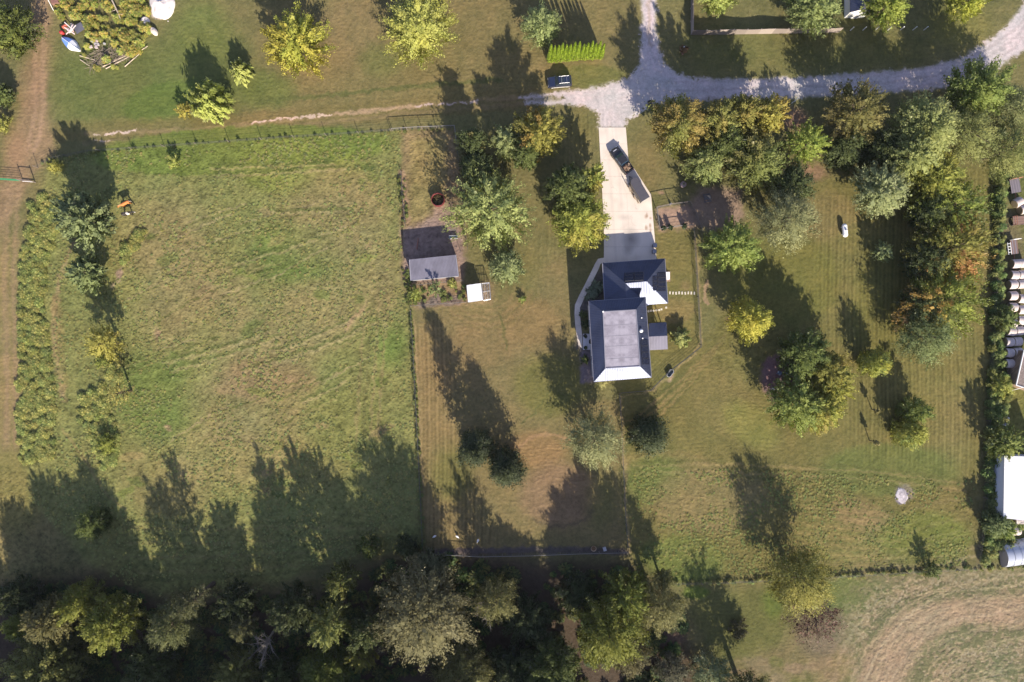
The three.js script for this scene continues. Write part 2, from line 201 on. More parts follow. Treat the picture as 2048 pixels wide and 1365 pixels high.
  // woodland floor
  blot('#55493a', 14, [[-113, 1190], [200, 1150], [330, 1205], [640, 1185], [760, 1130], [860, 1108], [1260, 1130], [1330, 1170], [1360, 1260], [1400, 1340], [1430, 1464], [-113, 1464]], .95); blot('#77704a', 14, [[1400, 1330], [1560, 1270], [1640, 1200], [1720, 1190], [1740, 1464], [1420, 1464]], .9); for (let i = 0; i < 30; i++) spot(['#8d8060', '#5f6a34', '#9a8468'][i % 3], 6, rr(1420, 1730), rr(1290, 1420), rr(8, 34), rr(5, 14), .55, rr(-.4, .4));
  blot('#696b3b', 8, [[1370, 1180], [1560, 1175], [1600, 1220], [1560, 1290], [1440, 1330], [1400, 1260]]); spot('#64782f', 6, 1390, 1185, 26, 8, .7); spot('#6f5c4c', 8, 1330, 1270, 40, 30, .8); spot('#647832', 8, 1545, 1205, 20, 36, .6);
  spot('#8b5b3a', 6, 190, 1320, 30, 10, .6); spot('#8d6a4a', 4, 1180, 1268, 8, 6, .8); line('#57525a', 12, [[860, 1106], [1000, 1100], [1250, 1102]], 3, .6);
  // crop stubble
  blot('#74744a', 6, CROP); blot('#ab9274', 5, [[1700, 1390], [1740, 1290], [1800, 1220], [1900, 1195], [2162, 1190], [2162, 1260], [1930, 1250], [1850, 1290], [1800, 1380], [1790, 1464], [1690, 1464]], .75);
  for (let i = 0; i < 23; i++) { const o = -200 + i * 19 + rr(-6, 6), w = () => rr(-7, 7), far = o < -60 ? clamp((o + 220) / 200, .15, .7) : 1; line(i % 3 ? '#b3a27c' : '#bfb088', rr(2.5, 6), [[1735 + o, 1464], [1744 + o + w(), 1390 + w()], [1775 + o + w(), 1310 + o * .3 + w()], [1840 + o * .8 + w(), 1245 + o * .7 + w()], [1920 + o * .4 + w(), 1212 + o + w()], [1990 + w(), 1200 + o + w()], [2060, 1194 + o + w()], [2162, 1190 + o]], 2, rr(.3, .65) * far); }
  spot('#6d6553', 10, 1640, 1260, 50, 60, .5); spot('#67743c', 10, 1700, 1190, 80, 26, .8); spot('#8d7f58', 10, 1660, 1345, 40, 30, .6);
  // gravel road and white gravel heaps
  blot('#c9c1b9', 2, ROAD);
  for (const o of [-13, -6, 6, 13]) line('#d5c8c0', 4, [[2110, -40 + o], [2060, 50 + o], [2000, 100 + o], [1920, 142 + o], [1800, 163 + o], [1640, 173 + o], [1480, 178 + o], [1380, 180 + o]], 2, .5);
  for (const o of [-17, 0, 17]) line('#b3a79f', 3.5, [[2110, -40 + o], [2060, 50 + o], [2000, 100 + o], [1920, 142 + o], [1800, 163 + o], [1640, 173 + o], [1480, 178 + o], [1330, 182 + o]], 2, .55);
  for (const o of [-6, 7]) { line('#d3c6be', 4.5, [[1297 + o, -60], [1297 + o, 60], [1300 + o, 110], [1325 + o, 150], [1390, 172 + o], [1450, 176 + o]], 2, .5); line('#cfc2b8', 5, [[1297 + o, 60], [1290 + o, 130], [1250, 172 + o], [1180, 190 + o], [1100, 196 + o]], 2, .5); line('#cdbfb4', 5, [[1226 + o * 1.4, 256], [1224 + o * 1.4, 220], [1250 + o, 190], [1330, 184 + o]], 2.5, .5); }
  line('#b19a80', 6, [[1296, -40], [1298, 30], [1300, 90]], 3, .45); line('#efe6de', 4, [[1258, 236], [1272, 226], [1290, 216]], 1.5, .9);
  for (let i = 0; i < 700; i++) { const t = R0() * (ROAD.length - 1), a = ROAD[t | 0], b = ROAD[((t | 0) + 1) % ROAD.length], f = t % 1; spot(i % 2 ? '#c8bab0' : '#6f6a44', 0.6, lerp(a[0], b[0], f) + rr(-4, 4), lerp(a[1], b[1], f) + rr(-4, 4), rr(.8, 2.6), rr(.6, 1.6), .75); }
  spot('#e6ddda', 3, 322, 12, 24, 26, 1, .4); spot('#e2d6cf', 2, 290, 42, 9, 9, .9);
}
// masks: R mown stripes north-south, G rough pasture, B crop rows
const [mc_, mx] = layer();
mx.fillStyle = '#000'; mx.fillRect(U0, V0, TW / TK, TH / TK);
const mfill = (c, p, b = 4) => { mx.filter = `blur(${b}px)`; mx.fillStyle = c; path(mx, p, true); mx.fill(); };
mfill('#0f0', PASTURE); mfill('#0f0', [[-113, 900], [60, 950], [200, 1150], [-113, 1180]], 10); mfill('#0f0', YARD, 3); mfill('#0a0', [[1980, 330], [2162, 330], [2162, 1140], [1980, 1140]], 4);
mfill('#070', [[1400, 690], [1500, 560], [1600, 650], [1520, 800], [1450, 900], [1260, 900], [1262, 1110], [1350, 1165], [1940, 1130], [1950, 960], [1500, 930]], 8);
mfill('#f00', [[832, 640], [890, 640], [930, 900], [1000, 1090], [850, 1092]], 8); mfill('#f00', [[1620, 400], [1990, 330], [1955, 960], [1700, 900], [1640, 650]], 14); mfill('#a00', [[1200, 215], [1300, 330], [1250, 330], [1320, 280], [1120, 360], [1130, 500], [1060, 560], [1140, 230]], 8);
mfill('#00f', CROP, 26);
const maskPx = mx.getImageData(0, 0, TW, TH).data, basePx = gx.getImageData(0, 0, TW, TH).data;
const groundTex = (() => {
  const col = new Uint8Array(TW * TH * 4), hgt = new Uint8Array(TW * TH), L = new Float32Array(256); for (let i = 0; i < 256; i++) L[i] = ((i / 255 <= .04045) ? i / 255 / 12.92 : ((i / 255 + .055) / 1.055) ** 2.4);
  const G = new Uint8Array(4096); for (let i = 0; i < 4096; i++) { const x = i / 4095; G[i] = Math.round(255 * (x <= .0031308 ? 12.92 * x : 1.055 * x ** (1 / 2.4) - .055)); }
  const gam = (x) => G[clamp(x * 4095, 0, 4095) | 0];
  for (let j = 0; j < TH; j++) for (let i = 0; i < TW; i++) {
    const u = i / TK + U0, v = j / TK + V0;
    const wx = (vn(u * .11, v * .11) - .5) * 9 + (vn(u * .4, v * .4) - .5) * 3, wy = (vn(u * .11 + 50, v * .11) - .5) * 9 + (vn(u * .4 + 30, v * .4) - .5) * 3;
    const s0 = (clamp(j + wy * TK * .8 | 0, 0, TH - 1) * TW + clamp(i + wx * TK * .8 | 0, 0, TW - 1)) * 4;
    let r = L[basePx[s0]], g = L[basePx[s0 + 1]], b = L[basePx[s0 + 2]];
    const m = (j * TW + i) * 4, ns = maskPx[m] / 255, past = maskPx[m + 1] / 255, crop = maskPx[m + 2] / 255;
    const big = fbm(u * .012, v * .012, 3) - .5, mid = fbm(u * .05 + 7, v * .05, 3) - .5, fine = vn(u * .21, v * .21) - .5, grain = vn(u * .62, v * .62) - .5, dust = NT[((j * 131) & 255) << 8 | ((i * 57 + j * 13) & 255)] - .5;
    const grass = sstep(.0, .03, (g - b) * 1.0) * (g > r * .75 ? 1 : .5);
    let k = 1 + mid * .34 + fine * .24 + grain * .26 + dust * .16; const hue = (big * .9 + mid * .55 + fine * .2);
    let hh = .5 + fine * .28 + grain * .22;
    if (past > .02) { const cl = fbm(u * .13 + 3, v * .17, 3) - .5, tuft = Math.max(0, vn(u * .3 + 9, v * .33) - .62) * 2.4, st = vn(u * .06 - v * .05, u * .16 + v * .22) - .5; k += past * (cl * .75 + tuft * -.35 + st * .25); hh += past * (tuft * .4 + cl * .35 + grain * .15); }
    if (ns > .02) { const w = Math.sin(u * .78 + Math.sin(v * .013) * 1.6 + mid * 2.2) * .6 + Math.sin(u * .39 + mid * 3) * .4; k += ns * w * .2; hh += ns * w * .14; }
    else if (past < .5 && crop < .1) { const w = Math.sin((v + u * .06 + big * 40) * .75 + mid * 7) * sstep(-.05, .12, mid + big * .6); k += w * .05; hh += w * .05; }
    if (crop > .02) {
      const cu = Math.max(0, 1985 - u), cv = Math.max(0, 1420 - v); const d = Math.pow(cu ** 2.6 + (cv * 1.12) ** 2.6, 1 / 2.6) + mid * 7 + big * 22 + (vn(u * .08, v * .08) - .5) * 5;
      const row = Math.sin(d * .8), wide = Math.sin(d * .07 + 2.2 + big * 3), sp = fbm(u * .16, v * .16, 3) - .5, green = clamp(.52 + row * .2 * (.5 + vn(u * .02, v * .02)) + sp * 3.4 + wide * .34 + mid * 1.6, 0, 1), straw = clamp((vn(u * .3 + 7, v * .3) - .62) * 3 + (.3 - green) * .6 + wide * -.25, 0, .8);
      const soil = crop * (.62 - .42 * sstep(.22, .34, r)); r = lerp(r, lerp(lerp(.33, .135, green), .5, straw), soil); g = lerp(g, lerp(lerp(.255, .145, green), .43, straw), soil); b = lerp(b, lerp(lerp(.15, .07, green), .27, straw), soil);
      hh += crop * (green - .5) * .4;
    }
    k = 1 + (k - 1) * lerp(.5, 1, clamp(grass + (r < .3 ? 1 : 0), 0, 1)); const q = hue * grass * .42; r *= k * (1 + q * .4); g *= k * (1 - q * .1); b *= k * (1 - q * .05);
    const o = m; const lu = .3 * r + .6 * g + .1 * b; r = lerp(r, lu, .03); g = lerp(g, lu, .03); b = lerp(b, lu, .03); col[o] = gam(r / 1.5); col[o + 1] = gam(g / 1.53); col[o + 2] = gam(b / 1.42); col[o + 3] = 255; hgt[j * TW + i] = clamp(hh, 0, 1) * 255;
  }
  // image rows run north to south; textures start at v = 0, so rows are stored south first
  const c2 = new Uint8Array(col.length), h2 = new Uint8Array(TW * TH * 4);
  for (let j = 0; j < TH; j++) { c2.set(col.subarray((TH - 1 - j) * TW * 4, (TH - j) * TW * 4), j * TW * 4); for (let i = 0; i < TW; i++) { const x = hgt[(TH - 1 - j) * TW + i], o = (j * TW + i) * 4; h2[o] = h2[o + 1] = h2[o + 2] = x; h2[o + 3] = 255; } }
  const mk = (d, s) => { const t = new THREE.DataTexture(d, TW, TH); t.colorSpace = s ? THREE.SRGBColorSpace : THREE.NoColorSpace; t.magFilter = THREE.LinearFilter; t.wrapS = t.wrapT = THREE.MirroredRepeatWrapping; t.needsUpdate = true; return t; };
  return [mk(c2, true), mk(h2, false)];
})();
const soilMat = std('#ffffff', 0.95, 0, { map: groundTex[0], bumpMap: groundTex[1], bumpScale: 0.16 }); soilMat.specularIntensity = 0.2;
const gravelMat = std('#ffffff', 0.95, 0, { map: groundTex[0], bumpMap: groundTex[1], bumpScale: 0.05 });
const XW = (u) => (u - 1024) / S, ZW = (v) => (v - 682.5) / S;
function sheet(name, pts, y, mat = soilMat, hole) {
  const sh = new THREE.Shape(pts.map(([u, v]) => new THREE.Vector2(XW(u), -ZW(v)))); if (hole) sh.holes.push(new THREE.Path(hole.map(([u, v]) => new THREE.Vector2(XW(u), -ZW(v)))));
  const g = new THREE.ShapeGeometry(sh), p = g.attributes.position, uv = new Float32Array(p.count * 2);
  for (let i = 0; i < p.count; i++) { uv[2 * i] = (p.getX(i) - XW(U0)) / GW; uv[2 * i + 1] = 1 - (-p.getY(i) - ZW(V0)) / GH; }
  g.setAttribute('uv', new THREE.BufferAttribute(uv, 2)); g.rotateX(-Math.PI / 2); g.translate(0, y, 0);
  return mesh(name, g, mat, null, { kind: 'structure' });
}
const rag = (p, a, n, seed) => { const q = [], r = rng(seed); for (let i = 0; i < p.length; i++) { const A = p[i], B = p[(i + 1) % p.length], k = Math.max(1, Math.round(Math.hypot(B[0] - A[0], B[1] - A[1]) / n)); for (let j = 0; j < k; j++) q.push([lerp(A[0], B[0], j / k) + (j ? (r() - .5) * a : 0), lerp(A[1], B[1], j / k) + (j ? (r() - .5) * a : 0)]); } return q; };
const FAR = 9000;
sheet('ground', [[-FAR, -FAR], [FAR, -FAR], [FAR, FAR], [-FAR, FAR]], -0.006, soilMat);
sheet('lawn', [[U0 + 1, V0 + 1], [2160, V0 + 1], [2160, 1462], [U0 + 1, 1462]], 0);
sheet('pasture', rag(PASTURE, 4, 20, 1), 0.004); sheet('crop_field', rag(CROP, 4, 20, 2), 0.004); sheet('dirt_path', rag(PATHW, 5, 14, 3), 0.004);
sheet('dirt_yard', rag(YARD, 3, 14, 4), 0.004); sheet('gravel_road', rag(ROAD, 3, 7, 5), 0.008, gravelMat);
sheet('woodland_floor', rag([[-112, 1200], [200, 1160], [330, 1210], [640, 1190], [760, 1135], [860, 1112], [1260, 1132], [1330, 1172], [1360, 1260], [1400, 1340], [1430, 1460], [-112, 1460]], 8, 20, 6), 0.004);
sheet('mulch_bed', rag([[1530, 720], [1580, 690], [1600, 770], [1548, 808], [1526, 780], [1520, 740]], 3, 8, 7), 0.004);
// ---------------------------------------------------------------- plants
const leafMat = new THREE.MeshPhysicalMaterial({ color: 0xffffff, vertexColors: true, roughness: 0.75, transmission: 0.42, thickness: 0, side: THREE.DoubleSide, specularIntensity: 0.35 });
const barkMat = std('#4b4034', 0.95), paleBark = std('#8d857a', 0.9);
const LEAF = 0.98;                                           // from the colour of a sunlit leaf to its own colour
const pal = (c) => { const [r, g, b] = lin(c), l = .3 * r + .6 * g + .1 * b; return [lerp(r, l, .06) * LEAF, lerp(g, l, .06) * LEAF, lerp(b, l, .06) * LEAF * .98]; };
class Leaves {
  constructor(n) { this.P = new Float32Array(n * 12); this.N = new Float32Array(n * 12); this.C = new Float32Array(n * 12); this.I = new Uint32Array(n * 6); this.k = 0; }
  add(x, y, z, dx, dy, dz, ox, oy, oz, s, c, r, round = 0.9, long = 1.35) {   // leaf spray at x,y,z pointing along d, its outside towards o
    let ax = dx + (r() - .5) * 1.1, ay = dy + (r() - .5) * 1.1, az = dz + (r() - .5) * 1.1, l = Math.hypot(ax, ay, az) || 1; ax /= l; ay /= l; az /= l;
    let nx = ox + (r() - .5) * 1.35, ny = oy + .55 + (r() - .5) * 1.35, nz = oz + (r() - .5) * 1.35;
    let bx = ay * nz - az * ny, by = az * nx - ax * nz, bz = ax * ny - ay * nx; l = Math.hypot(bx, by, bz) || 1; bx /= l; by /= l; bz /= l;
    nx = by * az - bz * ay; ny = bz * ax - bx * az; nz = bx * ay - by * ax; if (nx * ox + ny * oy + nz * oz < 0) { nx = -nx; ny = -ny; nz = -nz; bx = -bx; by = -by; bz = -bz; }
    const k = this.k++, o = k * 12, a = s * long / 2, b = s * .45, P = this.P;
    P[o] = x - ax * a; P[o + 1] = y - ay * a; P[o + 2] = z - az * a; P[o + 3] = x + bx * b; P[o + 4] = y + by * b; P[o + 5] = z + bz * b;
    P[o + 6] = x + ax * a; P[o + 7] = y + ay * a; P[o + 8] = z + az * a; P[o + 9] = x - bx * b; P[o + 10] = y - by * b; P[o + 11] = z - bz * b;
    let mx = nx + ox * round, my = ny + oy * round, mz = nz + oz * round; l = Math.hypot(mx, my, mz) || 1;
    const j = .82 + r() * .36; for (let q = 0; q < 4; q++) { const e = o + q * 3; this.N[e] = mx / l; this.N[e + 1] = my / l; this.N[e + 2] = mz / l; this.C[e] = c[0] * j; this.C[e + 1] = c[1] * j; this.C[e + 2] = c[2] * j; }
    // corners 0 back, 1 right, 2 front, 3 left; wind so that the face looks outward
    const cx = ay * bz - az * by, cy = az * bx - ax * bz, cz = ax * by - ay * bx, f = cx * nx + cy * ny + cz * nz > 0, i = k * 6, v = k * 4;
    this.I.set(f ? [v, v + 3, v + 2, v, v + 2, v + 1] : [v, v + 1, v + 2, v, v + 2, v + 3], i);
    if ((P[o + 6] - P[o]) * 0) return;
  }
  geo() {
    const g = new THREE.BufferGeometry(), k = this.k; g.setAttribute('position', new THREE.BufferAttribute(this.P.slice(0, k * 12), 3)); g.setAttribute('normal', new THREE.BufferAttribute(this.N.slice(0, k * 12), 3)); g.setAttribute('color', new THREE.BufferAttribute(this.C.slice(0, k * 12), 3)); g.setIndex(new THREE.BufferAttribute(this.I.slice(0, k * 6), 1));
    const p = g.attributes.position, n = g.attributes.normal, ix = g.index.array, a = V(), b = V(), c = V();            // faces follow their normals
    for (let i = 0; i < ix.length; i += 3) { a.fromBufferAttribute(p, ix[i]); b.fromBufferAttribute(p, ix[i + 1]).sub(a); c.fromBufferAttribute(p, ix[i + 2]).sub(a); b.cross(c); a.fromBufferAttribute(n, ix[i]); if (b.dot(a) < 0) { const t = ix[i + 1]; ix[i + 1] = ix[i + 2]; ix[i + 2] = t; } }
    return g;
  }
}
const KINDS = {     // cb: crown base / height, w: spray width, nb: branches, dens: leaves per m2, s: leaf spray size, low: lowest branch direction, up: how far branches rise
  maple: { cb: .16, w: .27, nb: 60, dens: 558, s: 0.184, low: -.35, up: .5 }, round: { cb: .12, w: .38, nb: 70, dens: 642, s: 0.176, low: -.45, up: .35 },
  spiky: { cb: .15, w: .19, nb: 62, dens: 439, s: 0.187, low: -.3, up: .55 }, birch: { cb: .2, w: .34, nb: 55, dens: 642, s: 0.127, low: -.4, up: .3 },
  oak: { cb: .22, w: .2, nb: 150, dens: 558, s: 0.195, low: -.3, up: .3 }, dense: { cb: .04, w: .42, nb: 80, dens: 811, s: 0.150, low: -.75, up: .2 },
  willow: { cb: .15, w: .2, nb: 46, dens: 541, s: 0.224, low: -.5, up: .6, droop: 1 }, shrub: { cb: .02, w: .34, nb: 26, dens: 710, s: 0.120, low: -.2, up: .5 }, locust: { cb: .25, w: .3, nb: 46, dens: 406, s: 0.150, low: -.2, up: .45 },
};
function treeParts(parent, kind, R, h, colors, tip, tipAmt, seed, o = {}) {
  const K = { ...KINDS[kind], ...o }, r = rng(seed), cb = h * K.cb, hc = cb + (h - cb) * .42, av = (h - cb) * .58, wood = [];
  const A = pal(colors[0]), B = pal(colors[1]), T = tip ? pal(tip) : A, lean = [(r() - .5) * .5, (r() - .5) * .5];
  const n = clamp(Math.round(1.12 * K.dens * R * R * (.6 + .4 * h / (2.4 * R)) * (o.lush ?? 1)), 300, 26000), nb = clamp(Math.round(K.nb * (.5 + R / 7)), 12, 190), L = new Leaves(n + nb);
  const tr = clamp(.03 * h + .02 * R, .05, .45);
  const top = V(lean[0] * .5, hc + av * .55, lean[1] * .5);
  if (K.cb > .03 || h > 3) { wood.push(tube(V(0, -.1, 0), V(lean[0] * .2, hc * .6, lean[1] * .2), tr, tr * .72, 7), tube(V(lean[0] * .2, hc * .6, lean[1] * .2), top, tr * .72, tr * .2, 6)); }
  const az0 = r() * 6.28, sd = seed * 1.7, per = Math.ceil(n / nb);
  for (let i = 0; i < nb; i++) {
    const f = (i + .5) / nb, cy = lerp(1, K.low, Math.pow(f, .85)), az = az0 + i * 2.39996 + (r() - .5) * .5, sy = Math.sqrt(Math.max(0, 1 - cy * cy));
    const wob = .72 + .42 * vn(Math.cos(az) * 1.7 + sd, Math.sin(az) * 1.7 + cy * 1.3 + 20) + (r() - .5) * .26, sxz = sy * R * wob * (o.cone && cy > 0 ? 1 - .62 * cy : 1);
    const tx = Math.cos(az) * sxz + lean[0], tz = Math.sin(az) * sxz + lean[1], ty = hc + cy * av * (cy > 0 ? wob : 1);
    const d0 = Math.hypot(tx, tz), by = clamp(ty - d0 * K.up - .15 * h * Math.max(0, cy), cb * .7, hc + av * .4), bx = lean[0] * by / h, bz = lean[1] * by / h;
    if (i % Math.ceil(nb / 14) === 0 && h > 2.2) wood.push(tube(V(bx, by, bz), V(lerp(bx, tx, .75), lerp(by, ty, .75), lerp(bz, tz, .75)), tr * .32, tr * .08, 4));
    let dx = tx - bx, dy = ty - by, dz = tz - bz; const dl = Math.hypot(dx, dy, dz) || 1, w = K.w * R * (.75 + r() * .5), mix = r(), ta = tip ? clamp((vn(Math.cos(az) * 1.3 + sd + 9, Math.sin(az) * 1.3 + cy) - .5) * 2.4 + tipAmt * 2 - .95 + (r() - .5) * .6, 0, o.tipCap ?? .3) : 0;
    for (let k = 0; k < per && L.k < n; k++) {
      const t = .28 + .74 * Math.pow(r(), .62), ww = w * (1.12 - t * .82), g1 = (r() + r() + r() - 1.5) * 1.1, g2 = (r() + r() + r() - 1.5) * .8, g3 = (r() + r() + r() - 1.5) * 1.1;
      const x = bx + dx * t + g1 * ww; let y = by + dy * t + g2 * ww; const z = bz + dz * t + g3 * ww; if (K.droop) y -= t * t * dl * .45 * r(); if (y < .05) y = .05 + r() * .2;
      let ox = (x - lean[0]) / R, oy = (y - hc) / av, oz = (z - lean[1]) / R; const ol = Math.hypot(ox, oy, oz) || 1; ox /= ol; oy /= ol; oz /= ol;
      const e = clamp(mix + (r() - .5) * .5, 0, 1), q = ta * sstep(.35, 1, t), c = [lerp(lerp(A[0], B[0], e), T[0], q), lerp(lerp(A[1], B[1], e), T[1], q), lerp(lerp(A[2], B[2], e), T[2], q)];
      if (K.droop) L.add(x, y, z, ox * .5, -1.2, oz * .5, ox, oy, oz, K.s * (.7 + r() * .7), c, r, .8, 2.6);
      else { const inner = k % 6 === 0; L.add(inner ? lerp(bx, x, .8) : x, inner ? y - .15 * w : y, inner ? lerp(bz, z, .8) : z, dx / dl, dy / dl, dz / dl, ox, oy, oz, K.s * (.5 + r() * r() * 1.5) * (inner ? 2.4 : 1), c, r); }  // oversized inner leaves added to block light and make shadows solid
    }
  }
  if (wood.length) mesh('trunk', wood, o.bark ?? barkMat, parent);
  mesh('crown', L.geo(), leafMat, parent);
}
let treeSeed = 100;
// u, v: middle of the crown in the photograph; r: its radius there (pixels); h: height in metres
function tree(name, label, u, v, r, h, kind, colors, tip, tipAmt = .4, o = {}) {
  const hc = h * .58, base = at(u, v, hc), R = r * 1.16 / S * (H - hc) / H;
  const t = thing(name, label, o.cat ?? (kind === 'shrub' ? 'shrub' : 'tree'), [base.x, 0, base.z], 0, o.group);
  treeParts(t, kind, R, h, colors, tip, tipAmt, o.seed ?? treeSeed++, o); return t;
}
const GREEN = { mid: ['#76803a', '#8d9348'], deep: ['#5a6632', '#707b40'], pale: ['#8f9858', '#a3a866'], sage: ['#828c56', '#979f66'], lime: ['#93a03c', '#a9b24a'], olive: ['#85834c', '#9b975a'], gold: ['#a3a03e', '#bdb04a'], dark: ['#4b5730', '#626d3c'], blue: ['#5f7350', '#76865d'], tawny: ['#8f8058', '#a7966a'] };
const G = GREEN;
// --- northern lawn
tree('maple_tree', 'yellow-green tree with orange leaf tips on the lawn east of the junk heap', 588, 83, 62, 9.5, 'spiky', ['#9fa640', '#b6b648'], '#cba83c', .42);
tree('maple_tree', 'bright pale yellow-green round tree alone on the northern lawn west of the hedge', 834, 58, 62, 10, 'maple', ['#a6ac55', '#bcbd62'], '#c2ba45', .4);
tree('round_tree', 'small dense grey-green round tree at the west end of the lime hedge', 1085, 50, 33, 7, 'round', ['#8a975c', '#9faa6a']);
tree('willow_tree', 'lime weeping willow with a spreading shadow, larger of the two lawn willows', 413, 200, 36, 6.5, 'willow', ['#a7b255', '#bcc262']);
tree('willow_tree', 'little lime weeping willow by itself north-east of the larger willow', 478, 143, 21, 3.6, 'willow', ['#a3ae58', '#b9bd66']);
tree('yellow_shrub', 'yellow-green shrub hugging the west side of the larger willow', 366, 219, 16, 2.6, 'shrub', ['#a9a348', '#bfae50']);
tree('roadside_tree', 'dark leafy tree in the top left corner beside the dirt lane', 22, 60, 46, 7, 'maple', ['#5d6a30', '#7c8438'], '#8f9440', .3);
tree('roadside_tree', 'small dark bush-like tree at the left edge below the corner tree', 4, 192, 21, 4, 'round', ['#566434', '#6e7a3c']);
tree('roadside_tree', 'low yellow-green bush at the left edge beside the dirt lane', 2, 246, 17, 2.5, 'shrub', ['#96994a', '#aaa84e'], null, 0, { cat: 'shrub' });
tree('lawn_tree', 'pale green tree at the top edge above the board fence corner', 1434, -14, 38, 7, 'maple', ['#9aa755', '#adb45e']);
tree('lawn_tree', 'large grey-green tree west of the white shed', 1625, 14, 48, 8.5, 'maple', ['#7d8c54', '#95a05e'], '#a3a656', .2);
tree('lawn_tree', 'bright green tree touching the east side of the white shed', 1776, 8, 38, 7.5, 'maple', ['#7f9036', '#9aa445'], '#aab04a', .3);
tree('lawn_tree', 'yellow-lime tree at the top edge inside the bend of the gravel road', 1936, 2, 36, 7, 'spiky', ['#a0a83c', '#b3b648'], '#c3ae3e', .25);
// --- between pasture and driveway
tree('maple_tree', 'autumn maple with orange top beside the track, north-west of the driveway', 1078, 266, 46, 11.5, 'maple', ['#87863c', '#a09a45'], '#c08e4c', .45, { tipCap: .5 });
tree('maple_tree', 'pale sage maple leaning against the orange-topped maple on its west side', 1010, 286, 30, 8, 'maple', G.sage);
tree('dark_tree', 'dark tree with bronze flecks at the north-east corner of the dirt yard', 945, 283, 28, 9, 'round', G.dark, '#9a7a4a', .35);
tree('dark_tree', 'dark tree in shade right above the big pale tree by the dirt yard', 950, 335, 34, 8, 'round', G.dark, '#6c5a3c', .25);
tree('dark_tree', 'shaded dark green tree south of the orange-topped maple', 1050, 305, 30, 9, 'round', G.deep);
tree('ash_tree', 'large bright feathery tree south-east of the red hay ring', 985, 418, 76, 10.5, 'spiky', ['#8f9c5c', '#a9b168'], '#b3b455', .25, { dens: 320 });
tree('round_tree', 'rounded grey-green tree at the southern foot of the big feathery tree', 1014, 531, 34, 6.5, 'round', ['#818c58', '#969f68']);
tree('dark_tree', 'dark green twin-trunk tree on the lawn just west of the driveway', 1135, 372, 42, 10.5, 'maple', G.deep);
tree('maple_tree', 'yellow-orange maple overhanging the west edge of the driveway', 1160, 440, 56, 8.5, 'maple', ['#8f9a40', '#a5aa48'], '#c2a045', .3);
tree('maple_tree', 'slim yellow maple between the dark tree and the driveway', 1186, 358, 26, 8, 'spiky', ['#87923f', '#9ba04a'], '#b98a44', .35);
// --- east of the driveway, along the road
tree('maple_tree', 'orange-tinged maple nearest to the crossroads, east of the driveway', 1360, 250, 52, 12.5, 'maple', ['#7b8240', '#94934a'], '#b58a4c', .4, { tipCap: .4 });
tree('maple_tree', 'second maple from the crossroads with bronze tips above the road', 1434, 238, 36, 12.5, 'maple', ['#7d8340', '#92924a'], '#b08f4c', .35);
tree('maple_tree', 'third maple from the crossroads, narrow with tawny top', 1488, 226, 34, 12.5, 'maple', ['#84853f', '#9a9549'], '#b3924e', .35);
tree('maple_tree', 'fourth maple from the crossroads, yellowest of the roadside row', 1535, 232, 34, 12, 'maple', ['#979440', '#aba34a'], '#b98d48', .4);
tree('maple_tree', 'broad green maple on the second row south of the roadside maples', 1510, 322, 56, 10.5, 'maple', ['#6f7c3e', '#8b914c'], '#a98c50', .3);
tree('maple_tree', 'pale green tree west of the broad maple and north of the dirt pen', 1412, 328, 36, 8, 'round', ['#808d50', '#979e5c'], '#a5a062', .2);
tree('maple_tree', 'dark tree filling the gap between the roadside maples and the broad maple', 1455, 290, 34, 10, 'round', G.deep);
tree('maple_tree', 'bright lime maple south of the bare soil gap by the road', 1614, 288, 42, 8.5, 'spiky', ['#86983e', '#9fab48'], '#aab04c', .2, { dens: 290 });
tree('bronze_tree', 'bronze-olive star-shaped tree overhanging the gravel road', 1716, 222, 62, 12, 'spiky', ['#6f6e3c', '#8a8547'], '#8f7a4a', .42, { dens: 290 });
tree('dark_tree', 'dark tree hidden under the bronze star-shaped tree on its south side', 1690, 300, 38, 7, 'round', G.dark);
tree('poplar_tree', 'tall fresh green tree at the inside of the road bend', 1958, 180, 54, 13, 'maple', ['#788a42', '#93a04e'], '#a9ad5a', .3);
tree('poplar_tree', 'pale two-lobed poplar in the middle of the eastern tree belt', 1848, 262, 58, 13, 'oak', ['#8c9656', '#a3a863'], '#b0b276', .2);
tree('poplar_tree', 'pale poplar south of the two-lobed poplar', 1818, 318, 40, 11.5, 'oak', ['#8b9556', '#a0a660']);
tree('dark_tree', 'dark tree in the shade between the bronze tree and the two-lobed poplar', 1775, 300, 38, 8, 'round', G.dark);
tree('olive_tree', 'olive-green tree east of the two-lobed poplar', 1930, 270, 50, 11, 'birch', ['#7c8449', '#959855']);
tree('olive_tree', 'grey-olive tree at the right edge below the road bend', 2022, 215, 44, 10, 'birch', ['#7b8452', '#929660'], null, 0);
tree('olive_tree', 'large olive tree at the right edge above the wagons', 2010, 300, 50, 9.5, 'birch', ['#7a8447', '#949755'], '#a09a58', .2);
tree('silver_tree', 'silver-green feathery tree west of the yellow-green one in the belt', 1760, 385, 48, 9, 'oak', ['#8e9863', '#a3a975']);
tree('gold_tree', 'yellow-green bushy tree south of the pale poplars', 1868, 356, 54, 9.5, 'maple', ['#8f9640', '#a7a84a'], '#b5a846', .3);
tree('dark_tree', 'dark tree with a lime eastern flank beside the mown boundary strip', 1900, 412, 68, 9, 'spiky', ['#5f7032', '#8a973c'], '#a5aa3e', .45, { dens: 280 });
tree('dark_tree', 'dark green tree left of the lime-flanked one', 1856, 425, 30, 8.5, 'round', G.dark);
tree('autumn_maple', 'red-orange flushed maple, most colourful tree of the eastern belt', 1908, 497, 74, 9.5, 'spiky', ['#7d8038', '#9a9642'], '#c2774e', .6, { dens: 280, tipCap: .62 });
